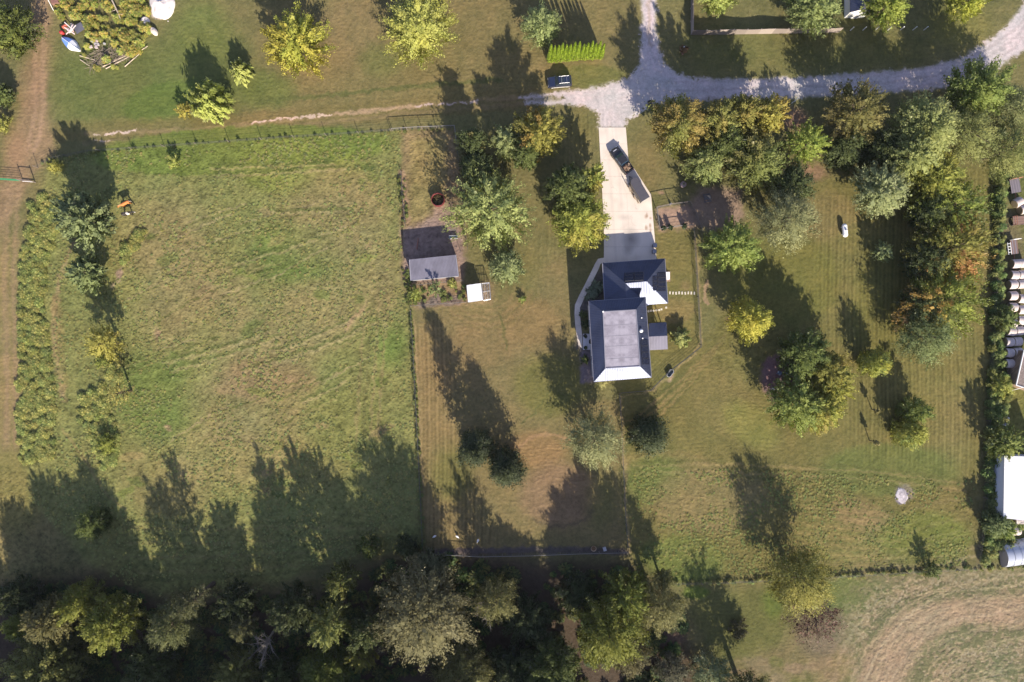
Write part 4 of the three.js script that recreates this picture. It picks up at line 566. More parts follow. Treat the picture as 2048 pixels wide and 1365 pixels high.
// concrete driveway of cast slabs, and the walkway
{
  const dc = document.createElement('canvas'); dc.width = 512; dc.height = 1024; const dx = dc.getContext('2d'), dq = rng(61); dx.fillStyle = '#c6bbb0'; dx.fillRect(0, 0, 512, 1024);
  const smear = (u, v, r1, r2, c, al) => { dx.save(); dx.translate((u - 1190) / 130 * 512, (v - 250) / 290 * 1024); dx.scale(r1 / 130 * 512, r2 / 290 * 1024); const g = dx.createRadialGradient(0, 0, 0, 0, 0, 1); g.addColorStop(0, c); g.addColorStop(1, c + '00'); dx.globalAlpha = al; dx.fillStyle = g; dx.fillRect(-1, -1, 2, 2); dx.restore(); };
  for (let i = 0; i < 260; i++) smear(1195 + dq() * 125, 250 + dq() * 290, 2 + dq() * 12, 2 + dq() * 16, ['#d6ccc0', '#b4a99f', '#c0b4a6', '#a89c90'][i % 4], .16 + dq() * .14);
  smear(1262, 478, 22, 26, '#6f6a66', .75); smear(1256, 500, 14, 14, '#77716c', .5); smear(1250, 435, 16, 9, '#9a9088', .5); smear(1222, 392, 8, 12, '#aaa097', .4); for (let i = 0; i < 9; i++) smear(1288 + dq() * 14, 430 + dq() * 40, 2 + dq() * 3, 2 + dq() * 5, '#8a7360', .7);
  dx.lineCap = 'round'; for (const [a, o] of [[.1, 0], [.1, 18]]) { dx.globalAlpha = .08; dx.strokeStyle = '#8f857b'; dx.lineWidth = 20; dx.beginPath(); dx.moveTo(90 + o * 4, 0); dx.bezierCurveTo(120 + o * 4, 400, 150 + o * 4, 700, 170 + o * 5, 1024); dx.stroke(); }
  dx.globalAlpha = .5; dx.strokeStyle = '#8b8177'; dx.lineWidth = 1.3; for (let i = 0; i < 9; i++) { let x = dq() * 512, y = dq() * 1024; dx.beginPath(); dx.moveTo(x, y); for (let k = 0; k < 9; k++) dx.lineTo(x += (dq() - .5) * 40, y += (dq() - .3) * 30); dx.stroke(); }
  dx.globalAlpha = .5; for (let i = 0; i < 9000; i++) { dx.fillStyle = i % 2 ? '#d8cec3' : '#ada298'; dx.fillRect(dq() * 512, dq() * 1024, 1.5, 1.5); }
  const dt = new THREE.CanvasTexture(dc); dt.colorSpace = THREE.SRGBColorSpace; const slabMat = std('#ffffff', .9, 0, { map: dt });
  const t = thing('driveway', 'pale concrete driveway of cast slabs from the gravel road to the garage', 'driveway'); t.userData.kind = 'structure';
  const Lf = (v) => v < 385 ? lerp(1197.5, 1204.5, (v - 256) / 129) : v < 460 ? lerp(1204.5, 1208, (v - 385) / 75) : 1208, Rt = (v) => v < 320 ? lerp(1251.5, 1257, (v - 254) / 66) : v < 388 ? lerp(1257, 1301, (v - 320) / 68) : lerp(1302, 1314, (v - 388) / 140);
  const rows = [255, 288, 320, 353, 388, 423, 459, 494, 532];
  for (let i = 0; i < 8; i++) for (const s of [0, 1]) {
    const a = rows[i] + .14, b = rows[i + 1] - .14, m = (v) => (Lf(v) + Rt(v)) / 2, c = s ? [[m(a) + .08, a], [Rt(a), a], [Rt(b), b], [m(b) + .08, b]] : [[Lf(a), a], [m(a) - .08, a], [m(b) - .08, b], [Lf(b), b]];
    const g = new MB().prism(c.map(([u, v]) => at(u, v).setY(.06 + (NT[i * 7 + s] - .5) * .008)), V(0, -.2, 0)).geo(); const uv = g.attributes.uv, p = g.attributes.position; for (let k = 0; k < p.count; k++) uv.setXY(k, (p.getX(k) * S + 1024 - 1190) / 130, 1 - (p.getZ(k) * S + 682.5 - 250) / 290);
    mesh('slab', g, slabMat, t);
  }
  const w = thing('walkway', 'curving concrete walkway from the driveway to the front stoop', 'walkway'); w.userData.kind = 'structure';
  const wl = [[1208, 515.5], [1196, 518], [1190, 528], [1180, 549], [1169, 571], [1158, 592], [1150, 610], [1149, 630], [1150.5, 650], [1153, 670], [1157, 692]], wr = [[1208, 525], [1201, 528], [1198, 537], [1189, 555], [1179, 576], [1168, 598], [1160, 616], [1160.5, 633], [1162, 652], [1164.5, 672], [1165, 698]];
  for (let i = 0; i < wl.length - 1; i++) { const q = [wl[i], wr[i], wr[i + 1], wl[i + 1]].map(([u, v]) => at(u, v)), c = q.reduce((s, p) => s.add(p), V(0, 0, 0)).multiplyScalar(.25), g = new MB().prism(q.map((p) => p.clone().lerp(c, .012).setY(.07)), V(0, -.2, 0)).geo(); const uv = g.attributes.uv, p = g.attributes.position; for (let k = 0; k < p.count; k++) uv.setXY(k, p.getX(k), p.getZ(k)); mesh('slab', g, concrete, w); }
  const stone = std([.5, .46, .38], .95);
  const s1 = thing('stepping_stones', 'straight row of pale square stepping stones from the garage to the garden fence', 'stepping stones'); for (let i = 0; i < 9; i++) { const p = at(1340 + i * 6.1, 586 + (i % 3) * .4); mesh('stone', rbox(.24 + NT[i] * .06, .06, .5, p.x, .03, p.z, .02, (NT[i + 50] - .5) * .3), stone, s1); }
  const s2 = thing('stepping_stones', 'short slanting row of stepping stones behind the house north of the porch', 'stepping stones'); [[1297, 623], [1302, 622], [1307, 622], [1313, 621], [1318.5, 620.5], [1323, 619], [1332.5, 615.5]].forEach(([u, v], i) => { const p = at(u, v); mesh('stone', rbox(.33, .06, .33, p.x, .03, p.z, .02, NT[i]), stone, s2); });
}
{ // run-in shed
  const t = thing('run_in_shed', 'open-fronted livestock shed with lilac-grey ribbed metal roof', 'shed'), c = [at(821, 561, 2.6), at(917, 552, 2.6), at(911.5, 510, 3.3), at(818.5, 519.5, 3.3)];
  mesh('roof', ribbed(c, .24, .035, .1), roofLilac, t); mesh('fascia', [strip(c[0], c[1], .1, .2), strip(c[1], c[2], .1, .2), strip(c[3], c[0], .1, .2)].map((g) => g.translate(0, -.06, 0)), trimMat, t);
  const q = c.map((p, i) => { const m = c[0].clone().add(c[2]).multiplyScalar(.5); return p.clone().lerp(m, .04); });
  const wall = (a, b) => new MB().poly([V(a.x, -.1, a.z), V(b.x, -.1, b.z), V(b.x, b.y - .12, b.z), V(a.x, a.y - .12, a.z)]).geo();
  const tin = std([.4, .4, .42], .5, .4); mesh('back_wall', wall(q[0], q[1]), tin, t); mesh('end_wall', wall(q[1], q[2]), tin, t); mesh('end_wall', wall(q[3], q[0]), tin, t);
  for (let i = 0; i < 4; i++) { const p = q[3].clone().lerp(q[2], i / 3); mesh('post', box(.15, p.y - .1, .15, p.x, (p.y - .1) / 2, p.z), woodMat, t); }
}
{ // white coop with a wire run
  const t = thing('chicken_coop', 'bright white gabled coop with a wire run on its east side', 'coop'), e = 2.1, r = 2.45, c = [at(933, 571, e), at(961.5, 567, e), at(965.5, 600.5, e), at(936, 605, e)], rn = at(948, 568.5, r), rs = at(951.5, 603, r);
  mesh('roof', ribbed([c[3], c[0], rn, rs], .22, .02, .06), roofWhite, t); mesh('roof', ribbed([c[1], c[2], rs, rn], .22, .02, .06), roofWhite, t);
  const q = c.map((p) => p.clone().lerp(rn.clone().add(rs).multiplyScalar(.5).setY(e), .08)), m = new MB(); q.forEach((p, i) => { const b = q[(i + 1) % 4]; m.poly([V(p.x, -.1, p.z), V(b.x, -.1, b.z), V(b.x, e, b.z), V(p.x, e, p.z)]); });
  m.tri(q[0], q[1], q[0].clone().add(q[1]).multiplyScalar(.5).setY(r - .08)); m.tri(q[2], q[3], q[2].clone().add(q[3]).multiplyScalar(.5).setY(r - .08)); mesh('wall', m.geo(), whiteMat, t);
  const a = [at(963, 567, 1.9), at(978.5, 565.5, 1.9), at(981, 598, 1.9), at(966.5, 601, 1.9)], fr = [], wire = [];
  a.forEach((p, i) => { const b = a[(i + 1) % 4]; fr.push(tube(p, b, .045), tube(V(p.x, 0, p.z), p, .045), tube(V(p.x, .05, p.z), V(b.x, .05, b.z), .04), tube(V(p.x, .95, p.z), V(b.x, .95, b.z), .035)); for (let k = 1; k < 12; k++) { const s = p.clone().lerp(b, k / 12); wire.push(tube(V(s.x, 0, s.z), s, .008, .008, 3)); } });
  fr.push(tube(a[0].clone().lerp(a[3], .5), a[1].clone().lerp(a[2], .5), .04)); for (const k of [.33, .66]) fr.push(tube(a[0].clone().lerp(a[1], k), a[3].clone().lerp(a[2], k), .03)); for (let k = 1; k < 16; k++) wire.push(tube(a[0].clone().lerp(a[3], k / 16), a[1].clone().lerp(a[2], k / 16), .008, .008, 3));
  mesh('run_frame', fr, steel, t); mesh('run_wire', wire, steel, t);
}
{ // white garden shed at the top
  const t = thing('garden_shed', 'small white gabled shed with navy roof at the top edge of the picture', 'shed'), x0 = PX(1689), x1 = PX(1727), z1 = PZ(36), z0 = PZ(-30), e = 2.3, r = 3.5, xm = (x0 + x1) / 2, o = .12;
  const m = new MB(); m.poly([V(x0, 0, z1), V(x1, 0, z1), V(x1, e, z1), V(xm, r, z1), V(x0, e, z1)]); m.poly([V(x0, 0, z0), V(x1, 0, z0), V(x1, e, z0), V(xm, r, z0), V(x0, e, z0)]); m.poly([V(x0, 0, z0), V(x0, 0, z1), V(x0, e, z1), V(x0, e, z0)]); m.poly([V(x1, 0, z0), V(x1, 0, z1), V(x1, e, z1), V(x1, e, z0)]); mesh('wall', m.geo(), whiteMat, t);
  mesh('roof', ribbed([V(x0 - o, e + .02, z0 - o), V(x0 - o, e + .02, z1 + o), V(xm, r + .1, z1 + o), V(xm, r + .1, z0 - o)], .3, .03, .08), roofNavy, t); mesh('roof', ribbed([V(x1 + o, e + .02, z1 + o), V(x1 + o, e + .02, z0 - o), V(xm, r + .1, z0 - o), V(xm, r + .1, z1 + o)], .3, .03, .08), roofLilac, t);  // east slope: sunlight put into the colour as a paler navy roof
  opening('door', whiteMat, std([.5, .5, .5], .6), V(x0, 0, z1 + .01), V(x1, 0, z1 + .01), .5, 1, .1, 2, t, 'door_leaf');
}
{ // big white farm shed at the right edge
  const t = thing('farm_shed', 'large white metal farm shed cut off by the right edge', 'shed'), e = 3.2, r = 5.6, a = at(2010, 912, e), b = at(2008, 1037, e), a2 = at(2125, 916, r), b2 = at(2123, 1050, r);
  mesh('roof', ribbed([a, b, b2, a2], .5, .018, .1, .06), roofWhite, t); const w = new MB(), A = at(2012, 915, e), B = at(2010, 1034, e); w.poly([V(A.x, -.1, A.z), V(B.x, -.1, B.z), V(B.x, e, B.z), V(A.x, e, A.z)]); w.poly([V(B.x, -.1, B.z), V(b2.x, -.1, b2.z - .4), V(b2.x, r - .1, b2.z - .4), V(B.x, e, B.z)]); w.poly([V(A.x, -.1, A.z), V(a2.x, -.1, a2.z + .4), V(a2.x, r - .1, a2.z + .4), V(A.x, e, A.z)]); mesh('wall', w.geo(), std([.6, .63, .7], .6), t);  // bluish skylit shade put into the white wall colour
  mesh('gutter', strip(a, b, .12, .14), whiteMat, t);
}
{ const t = thing('shingle_barn', 'barn with weathered grey-brown shingle roof cut off by the right edge', 'barn'), e = 3, a = at(2049, 700, e), b = at(2033, 771, e), c = at(2120, 797, 4.8), d = at(2136, 726, 4.8);
  mesh('roof', new MB().prism([a, b, c, d], V(0, -.15, 0)).geo(), std('#ffffff', .95, 0, { map: noiseTex(256, .09, '#6f625a', '#978980', { rep: .5 }) }), t); const w = new MB(), q = [a, b, c, d].map((p) => p.clone().lerp(a.clone().add(c).multiplyScalar(.5), .03)); for (const [i, j] of [[0, 1], [1, 2]]) w.poly([V(q[i].x, -.1, q[i].z), V(q[j].x, -.1, q[j].z), V(q[j].x, q[j].y - .2, q[j].z), V(q[i].x, q[i].y - .2, q[i].z)]); mesh('wall', w.geo(), woodMat, t); mesh('eave_board', [strip(a, b, .14, .2), strip(b, c, .14, .2)], whiteMat, t);
  const p = at(2035, 776, 1.5); mesh('prop_pole', tube(V(p.x - .9, 0, p.z + .9), V(p.x + .3, 2.6, p.z - .2), .06), whiteMat, t); }
{ // hoop house
  const t = thing('hoop_house', 'low hoop house under blue-grey plastic at the right edge', 'greenhouse'), A = at(1999, 1109), L = 9, R = 2.25, turn = .13; t.position.copy(A).setY(0); t.rotation.y = turn;
  const film = new THREE.MeshPhysicalMaterial({ color: new THREE.Color(.42, .46, .56), roughness: .3, transmission: .25, side: THREE.DoubleSide });
  const g = new THREE.CylinderGeometry(R, R, L, 20, 14, true, 0, Math.PI), p = g.attributes.position; for (let i = 0; i < p.count; i++) { const k = 1 - .035 * Math.abs(Math.sin(p.getY(i) / L * Math.PI * 7)) + (vn(p.getX(i) * 3, p.getY(i) * 3) - .5) * .05; p.setX(i, p.getX(i) * k); p.setZ(i, p.getZ(i) * k); } g.computeVertexNormals(); g.rotateZ(Math.PI / 2); g.translate(L / 2, 0, 0);
  g.rotateX(0); g.computeBoundingBox(); if (g.boundingBox.min.y < -.5) g.rotateX(Math.PI); mesh('plastic_cover', g, film, t);
  const hoops = []; for (let i = 0; i <= 7; i++) hoops.push(new THREE.TorusGeometry(R + .02, .035, 5, 20, Math.PI).rotateY(Math.PI / 2).translate(i * L / 7, 0, 0)); mesh('hoop', hoops, steel, t); mesh('end_wall', new THREE.CircleGeometry(R - .05, 20, 0, Math.PI).rotateY(-Math.PI / 2), std([.35, .3, .27], .9), t);
}
// ---------------------------------------------------------------- fences and gates
const postWood = std([.17, .14, .12], .95), postGrey = std([.2, .19, .18], .9), wireMat = std([.09, .09, .09], .6, .3), greenPaint = std([.03, .22, .1], .5);
function fence(label, pts, gap, h, o = {}) {
  const t = thing('wire_fence', label, 'fence'), P = pts.map(([u, v]) => at(u, v)), wires = [], q = rng(pts[0][0] | 0); let carry = 0;
  for (let i = 0; i < P.length - 1; i++) {
    const a = P[i], b = P[i + 1], d = b.clone().sub(a), l = d.length(); d.normalize();
    for (let s = carry; s <= l; s += gap) { const p = a.clone().addScaledVector(d, s), k = h * (.96 + q() * .1), x = (q() - .5) * .08; mesh('post', tube(V(p.x, -.1, p.z), V(p.x + x, k, p.z + (q() - .5) * .08), o.r ?? .055, (o.r ?? .055) * .9, 6), o.mat ?? postWood, t); carry = gap - (l - s); }
    for (const y of o.lines ?? [.25, .5, .75, 1, 1.18]) if (y <= h) wires.push(tube(V(a.x, y, a.z), V(b.x, y, b.z), o.w ?? .012, o.w ?? .012, 3));
    if (o.mesh) for (let s = 0; s < l; s += .4) { const p = a.clone().addScaledVector(d, s); wires.push(tube(V(p.x, .05, p.z), V(p.x, h * .92, p.z), .008, .008, 3)); }
  }
  mesh('wire', wires, wireMat, t); if (o.rail) mesh('top_rail', P.slice(1).map((p, i) => tube(P[i].clone().setY(h), p.clone().setY(h), .05, .05, 5)), o.railMat ?? postGrey, t); return t;
}
fence('post and wire fence along the north side of the pasture', [[76, 336], [106, 319], [180, 304], [300, 296], [400, 289], [560, 277], [690, 269], [785, 262]], 5.7, 1.45);
fence('grey board-topped fence round the north end of the dirt yard', [[785, 262], [830, 259], [910, 256], [914, 290]], 2.6, 1.45, { rail: 1 });
fence('wire fence along the east side of the dirt yard under the feathery tree', [[914, 292], [921, 360], [930, 455], [936, 500]], 2.8, 1.3, { mesh: 1 });
fence('weed-grown fence between the pasture and the dirt yard', [[803, 345], [806, 400], [812, 455]], 2.8, 1.2);
fence('long fence between the pasture and the middle lawn', [[822, 622], [828, 720], [832, 800], [837, 900], [842, 1000], [846, 1097]], 3.1, 1.3, { mesh: 1 });
fence('fence along the bottom of the middle lawn with a raised top rail', [[850, 1104], [960, 1110], [1060, 1108], [1160, 1104], [1253, 1102]], 3.4, 1.3, { rail: 1, mesh: 1 });
fence('fence between the middle lawn and the eastern lawn', [[1238, 787], [1242, 850], [1246, 940], [1250, 1030], [1256, 1108]], 3.3, 1.35, { mesh: 1 });
fence('garden fence bending round the east side of the house', [[1386, 452], [1391, 530], [1396, 618], [1400, 694], [1370, 718], [1335, 745], [1300, 781], [1240, 786]], 4.2, 1.35, { mesh: 1, w: .022 });
fence('dark wire fence on the north side of the dirt pen', [[1312, 417], [1341, 411], [1376, 407], [1388, 430], [1402, 468]], 2.6, 1.7, { mesh: 1, rail: 1, railMat: postWood, r: .07 });
fence('low timber-edged fence closing the dirt pen towards the house', [[1312, 417], [1315, 440], [1318, 460], [1352, 454], [1386, 451]], 2.6, 1.05, { rail: 1 });
fence('overgrown boundary fence on the far right beside the bales', [[1996, 330], [1990, 480], [1984, 620], [1976, 760], [1970, 900], [1965, 1040], [1950, 1134]], 4.5, 1.3);
fence('grass-grown fence between the eastern lawn and the stubble field', [[1350, 1166], [1460, 1163], [1560, 1158], [1700, 1150], [1830, 1142], [1950, 1136]], 4.5, 1.3);
fence('pale wire fence along the south of the plot behind the shed', [[822, 613], [870, 609], [934, 605]], 2.4, 1.15, { mesh: 1 });
fence('pale wire fence between the run-in shed and its plot', [[822, 572], [870, 567], [928, 562]], 2.4, 1.15, { mesh: 1 });
function barGate(label, a, b, h, mat, bars = 5, name = 'bar_gate') { const t = thing(name, label, 'gate'), fr = []; for (const p of [a, b]) fr.push(tube(V(p.x, .12, p.z), V(p.x, h, p.z), .03)); fr.push(tube(V(a.x, h, a.z), V(b.x, h, b.z), .03), tube(V(a.x, .12, a.z), V(b.x, .12, b.z), .03)); mesh('gate_frame', fr, mat, t); for (let i = 1; i < bars; i++) { const y = lerp(.12, h, i / bars); mesh('bar', tube(V(a.x, y, a.z), V(b.x, y, b.z), .022), mat, t); } for (const k of [.33, .66]) { const p = a.clone().lerp(b, k); mesh('brace', tube(V(p.x, .12, p.z), V(p.x, h, p.z), .022), mat, t); } return t; }
barGate('green tubular farm gate across the dirt lane at the left edge', at(-8, 359), at(43, 362.5), 1.35, greenPaint);
{ const t = thing('fence_brace', 'timber H-brace with pale rail beside the green gate', 'fence'), a = at(46, 363), b = at(70, 365); for (const p of [a, b]) mesh('post', tube(V(p.x, -.1, p.z), V(p.x, 1.75, p.z), .1, .09, 8), postWood, t); mesh('top_rail', tube(V(a.x, 1.55, a.z), V(b.x, 1.55, b.z), .06), postWood, t); mesh('pale_rail', tube(V(a.x, .3, a.z), V(b.x, .3, b.z), .07), std([.5, .48, .48], .7), t); }
barGate('rusty corral gate standing open north of the water trough', at(896, 462), at(912, 461), 1.5, std([.12, .1, .09], .7), 5, 'corral_gate');
barGate('narrow corral gate along the east wall line of the shed yard', at(914, 482), at(922, 505), 1.4, std([.12, .1, .09], .7), 5, 'corral_gate');
{ // board fence of the northern neighbour
  const t = thing('board_fence', 'weathered grey wooden privacy fence with an uneven top along the northern lawn', 'fence'), run = [[1382, -60], [1382, 70], [1678, 65]], mats = ['#8c8178', '#9a8f86', '#7f756d'].map((c) => std(c, .95)); let k = 0;
  for (let i = 0; i < 2; i++) { const a = at(...run[i]), b = at(...run[i + 1]), d = b.clone().sub(a), l = d.length(); d.normalize(); const n = Math.round(l / 2.4), ry = Math.atan2(-d.z, d.x);
    for (let j = 0; j < n; j++) { const bs = [], s0 = j * l / n; for (let q = 0; q < 15; q++) { const s = s0 + (q + .5) * l / n / 15, h = 1.78 + .09 * Math.sin((s + i * 9) * .9) + .05 * NT[k + q * 7], p = a.clone().addScaledVector(d, s); bs.push(box(l / n / 15 - .012, h, .03 + .012 * (q % 2), p.x + (q % 2 ? .012 : 0), h / 2, p.z + (q % 2 ? .012 : 0), ry)); } mesh('board_panel', bs, mats[k++ % 3], t); const p = a.clone().addScaledVector(d, s0); mesh('post', box(.11, 1.8, .11, p.x - d.z * .09, .9, p.z - Math.abs(d.x) * .09, ry), mats[1], t); } }
}
[[1701, 61], [1726, 60.5], [1751, 60], [1776, 60], [1801, 60], [1826, 60], [1848, 60]].forEach(([u, v], i) => { const t = thing('white_post', `white wooden post on the northern lawn, ${ORD[i]} of seven counting from the shed`, 'post', at(u, v), 0, 'white posts in a row on the northern lawn'); mesh('post_shaft', box(.12, 1.3, .12, 0, .62, 0, .4), whiteMat, t); mesh('post_cap', new THREE.ConeGeometry(.11, .1, 4).rotateY(.785 + .4).translate(0, 1.32, 0), whiteMat, t); });
// lime hedge
{
  const list = [[1098.5, 122.5], [1106, 121.5], [1113.5, 121.5], [1120.5, 120.8], [1128.5, 120], [1136, 119.5], [1144, 119], [1152.5, 118.3], [1162, 117.5], [1169.5, 117], [1177.5, 116.4], [1185, 116], [1192.5, 115.5], [1200.5, 116]];
  list.forEach(([u, v], i) => { const q = rng(900 + i), h = 5.6 + q() * 1.3, R = .46 + q() * .12, t = thing('arborvitae', `lime green pointed arborvitae, ${ORD[i]} from the west end of the hedge row`, 'hedge tree', at(u, v), 0, 'lime arborvitae hedge behind the parked car'), A = pal('#8ca61e'), B = pal('#a5bb2a'), L = new Leaves(1500);
    for (let k = 0; k < 1500; k++) { const f = Math.pow(q(), .8), y = .1 + f * h, a = q() * 6.283, rad = R * (f < .12 ? .82 + f * 1.5 : Math.pow(1 - (f - .12) / .88, .6)) * (.75 + .3 * q()) + .02, e = q(), c = [0, 1, 2].map((z) => lerp(A[z], B[z], e)); L.add(Math.cos(a) * rad, y, Math.sin(a) * rad, Math.cos(a) * .4, 1.4, Math.sin(a) * .4, Math.cos(a), .25, Math.sin(a), .19, c, q, 1.1); }
    mesh('trunk', tube(V(0, -.1, 0), V(0, h * .7, 0), .07, .02), barkMat, t); mesh('crown', L.geo(), leafMat, t); });
}
// ---------------------------------------------------------------- bales, wagons and the eastern neighbour's things
const wrapMat = std('#ffffff', .75, 0, { map: noiseTex(256, .05, '#a79c98', '#c6b9b2', { rep: .6 }) }), strawMat = std([.23, .18, .1], .95);
const baleProto = (() => { const t = new THREE.Group(), q = [[0, -.68], [.62, -.7], [.76, -.64], [.8, -.5], [.79, 0], [.8, .5], [.76, .64], [.62, .7], [0, .68]].map(([x, y]) => new THREE.Vector2(x, y)); const g = new THREE.LatheGeometry(q.slice(2, 7), 22).rotateZ(Math.PI / 2); mesh('net_wrap', g, wrapMat, t); for (const s of [[0, 1, 2], [6, 7, 8]]) mesh('straw_face', new THREE.LatheGeometry(s.map((i) => q[i]), 22).rotateZ(Math.PI / 2), strawMat, t); return t; })();
const bale = (u, v, label, group, turn = 0) => { const t = baleProto.clone(); t.name = numbered('hay_bale'); const p = at(u, v, .8); t.position.set(p.x, .78, p.z); t.rotation.y = turn; t.userData = { label, category: 'hay bale', group }; scene.add(t); };
const baleRows = [[2031, 2046, 528], [2028, 2044, 551], [2025, 2042, 569.5], [2025, 2044, 592, 598], [2025, 2043, 615, 620], [2024, 2041, 647, 641], [2022, 2038, 663], [2018, 2034, 684.5], [2018, 2035, 706], [2018, 2035, 727.5]];
baleRows.forEach(([a, b, v, w], i) => { bale(a, v, `net-wrapped round hay bale, western one of the ${ORD[i]} pair from the north`, 'hay bales along the boundary weeds', (NT[i] - .5) * .25); bale(b, w ?? v - 1, `net-wrapped round hay bale, eastern one of the ${ORD[i]} pair from the north`, 'hay bales along the boundary weeds', (NT[i + 40] - .5) * .25); });
bale(2036, 405, 'lone large round hay bale between the two northern wagons', 'hay bales by the wagons', .5); bale(2047, 419, 'round hay bale cut by the right edge between the wagons', 'hay bales by the wagons', .3);
bale(2035, 1043, 'hay bale tucked under the south side of the white farm shed, western one', 'hay bales south of the white farm shed'); bale(2050, 1046, 'hay bale tucked under the south side of the white farm shed, at the edge', 'hay bales south of the white farm shed'); bale(2031, 1062, 'shaded hay bale between the farm shed and the hoop house', 'hay bales south of the white farm shed');
function wagon(label, u, v, turn, w, l, mats, ladder) {
  const t = thing('hay_wagon', label, 'wagon', at(u, v, .8).setY(0), turn); const n = Math.round(w / .22);
  for (let i = 0; i < n; i++) mesh('plank', box(l, .05, w / n - .02, 0, .85 + NT[i * 3 + (u | 0)] * .02, -w / 2 + (i + .5) * w / n), mats[i % mats.length], t);
  mesh('chassis', [box(l * .95, .12, .14, 0, .7, -.35), box(l * .95, .12, .14, 0, .7, .35)], std([.14, .06, .04], .8), t); mesh('drawbar', tube(V(l / 2 - .1, .6, 0), V(l / 2 + 1.3, .45, 0), .06), std([.3, .12, .08], .7), t);
  for (const [x, z] of [[-l * .36, -w * .42], [-l * .36, w * .42], [l * .36, -w * .42], [l * .36, w * .42]]) { const k = mesh('wheel', new THREE.CylinderGeometry(.34, .34, .2, 16).rotateX(Math.PI / 2).translate(x, .34, z), rubber, t); mesh('rim', new THREE.CylinderGeometry(.18, .18, .22, 12).rotateX(Math.PI / 2).translate(x, .34, z), steel, k); }
  const fr = []; for (const z of [-w / 2, w / 2]) fr.push(tube(V(-l / 2, .85, z), V(-l / 2, 1.9, z), .05)); fr.push(tube(V(-l / 2, 1.9, -w / 2), V(-l / 2, 1.9, w / 2), .05), tube(V(-l / 2, 1.4, -w / 2), V(-l / 2, 1.4, w / 2), .05)); mesh('rack', fr, ladder ? whiteMat : std([.32, .14, .09], .8), t);
  if (ladder) mesh('ladder', [tube(V(-l / 2 + .4, .95, w / 2 + .1), V(l / 2, .95, w / 2 + .1), .06), tube(V(-l / 2 + .4, .95, w / 2 + .6), V(l / 2, .95, w / 2 + .6), .06), ...[0, 1, 2, 3].map((i) => tube(V(-l / 2 + .6 + i * l / 5, .95, w / 2 + .1), V(-l / 2 + .6 + i * l / 5, .95, w / 2 + .6), .05))], whiteMat, t);
}
const rust = [std([.16, .1, .085], .9), std([.2, .13, .1], .9)], greyw = [std([.13, .12, .14], .9), std([.17, .15, .17], .9)];
wagon('dark grey slatted wagon nearest the top of the bale row', 2031, 372, -1.4, 1.7, 2.4, greyw); wagon('rust-brown plank wagon below the lone round bale', 2041, 441, .08, 1.5, 2.6, rust); wagon('brown plank wagon with a white ladder along its side', 2029, 494, -1.45, 1.2, 2.5, [rust[0], greyw[1]], true);
{ const t = thing('tiller', 'small red garden implement in the weeds east of the boundary fence', 'implement', at(2006, 792), .7); const red = std([.45, .03, .02], .4); mesh('hood', rbox(.7, .45, .5, 0, .55, 0, .1), red, t); mesh('tines', [0, 1, 2, 3].map((i) => cyl(.28, .05, -.45, .28, -.3 + i * .2, 8).translate(0, 0, 0)), std([.08, .07, .06], .7), t); mesh('handle', [tube(V(.3, .6, -.2), V(1.2, 1, -.25), .025), tube(V(.3, .6, .2), V(1.2, 1, .25), .025)], blackMat, t); for (const z of [-.32, .32]) mesh('wheel', new THREE.CylinderGeometry(.22, .22, .1, 14).rotateX(1.57).translate(.15, .22, z), rubber, t); }
{ const t = thing('garden_table', 'white metal frame table in the shade west of the white farm shed', 'table', at(2012, 843, .7).setY(0), 1.35); mesh('table_top', rbox(1.4, .05, .8, 0, .72, 0, .02), std([.2, .2, .24], .6), t); mesh('rim', [strip(V(-.75, .76, -.43), V(.75, .76, -.43), .09, .06), strip(V(-.75, .76, .43), V(.75, .76, .43), .09, .06), strip(V(-.75, .76, -.4), V(-.75, .76, .4), .09, .06), strip(V(.75, .76, -.4), V(.75, .76, .4), .09, .06)], whiteMat, t); for (const [x, z] of [[-.65, -.35], [.65, -.35], [-.65, .35], [.65, .35]]) mesh('leg', cyl(.03, .72, x, .36, z, 6), whiteMat, t); }
// ---------------------------------------------------------------- vehicles
const profile = (pts, w, bev = .06) => { const s = new THREE.Shape(pts.map(([x, y]) => new THREE.Vector2(x, y))); return new THREE.ExtrudeGeometry(s, { depth: w - 2 * bev, bevelEnabled: true, bevelSize: bev, bevelThickness: bev, bevelSegments: 2, curveSegments: 8 }).translate(0, 0, -w / 2 + bev); };
function wheels(t, xs, z, r, rim = steel) { for (const x of xs) for (const s of [-1, 1]) { const k = mesh('wheel', new THREE.TorusGeometry(r - .09, .1, 8, 18).translate(x, r, s * z), rubber, t); mesh('rim', new THREE.CylinderGeometry(r - .13, r - .13, .14, 14).rotateX(Math.PI / 2).translate(x, r, s * z), rim, k); } }
function cabin(pts, top, wb, wt) { // greenhouse from side outline: narrower at the roof
  const m = new MB(), y0 = Math.min(...pts.map((p) => p[1])), y1 = Math.max(...pts.map((p) => p[1])), P = (p, s) => V(p[0], p[1], s * lerp(wb, wt, (p[1] - y0) / (y1 - y0)) / 2); m.poly(pts.map((p) => P(p, 1))); m.poly(pts.map((p) => P(p, -1)).reverse()); pts.forEach((p, i) => { const q = pts[(i + 1) % pts.length]; m.poly([P(p, -1), P(q, -1), P(q, 1), P(p, 1)]); }); return m.geo();
}
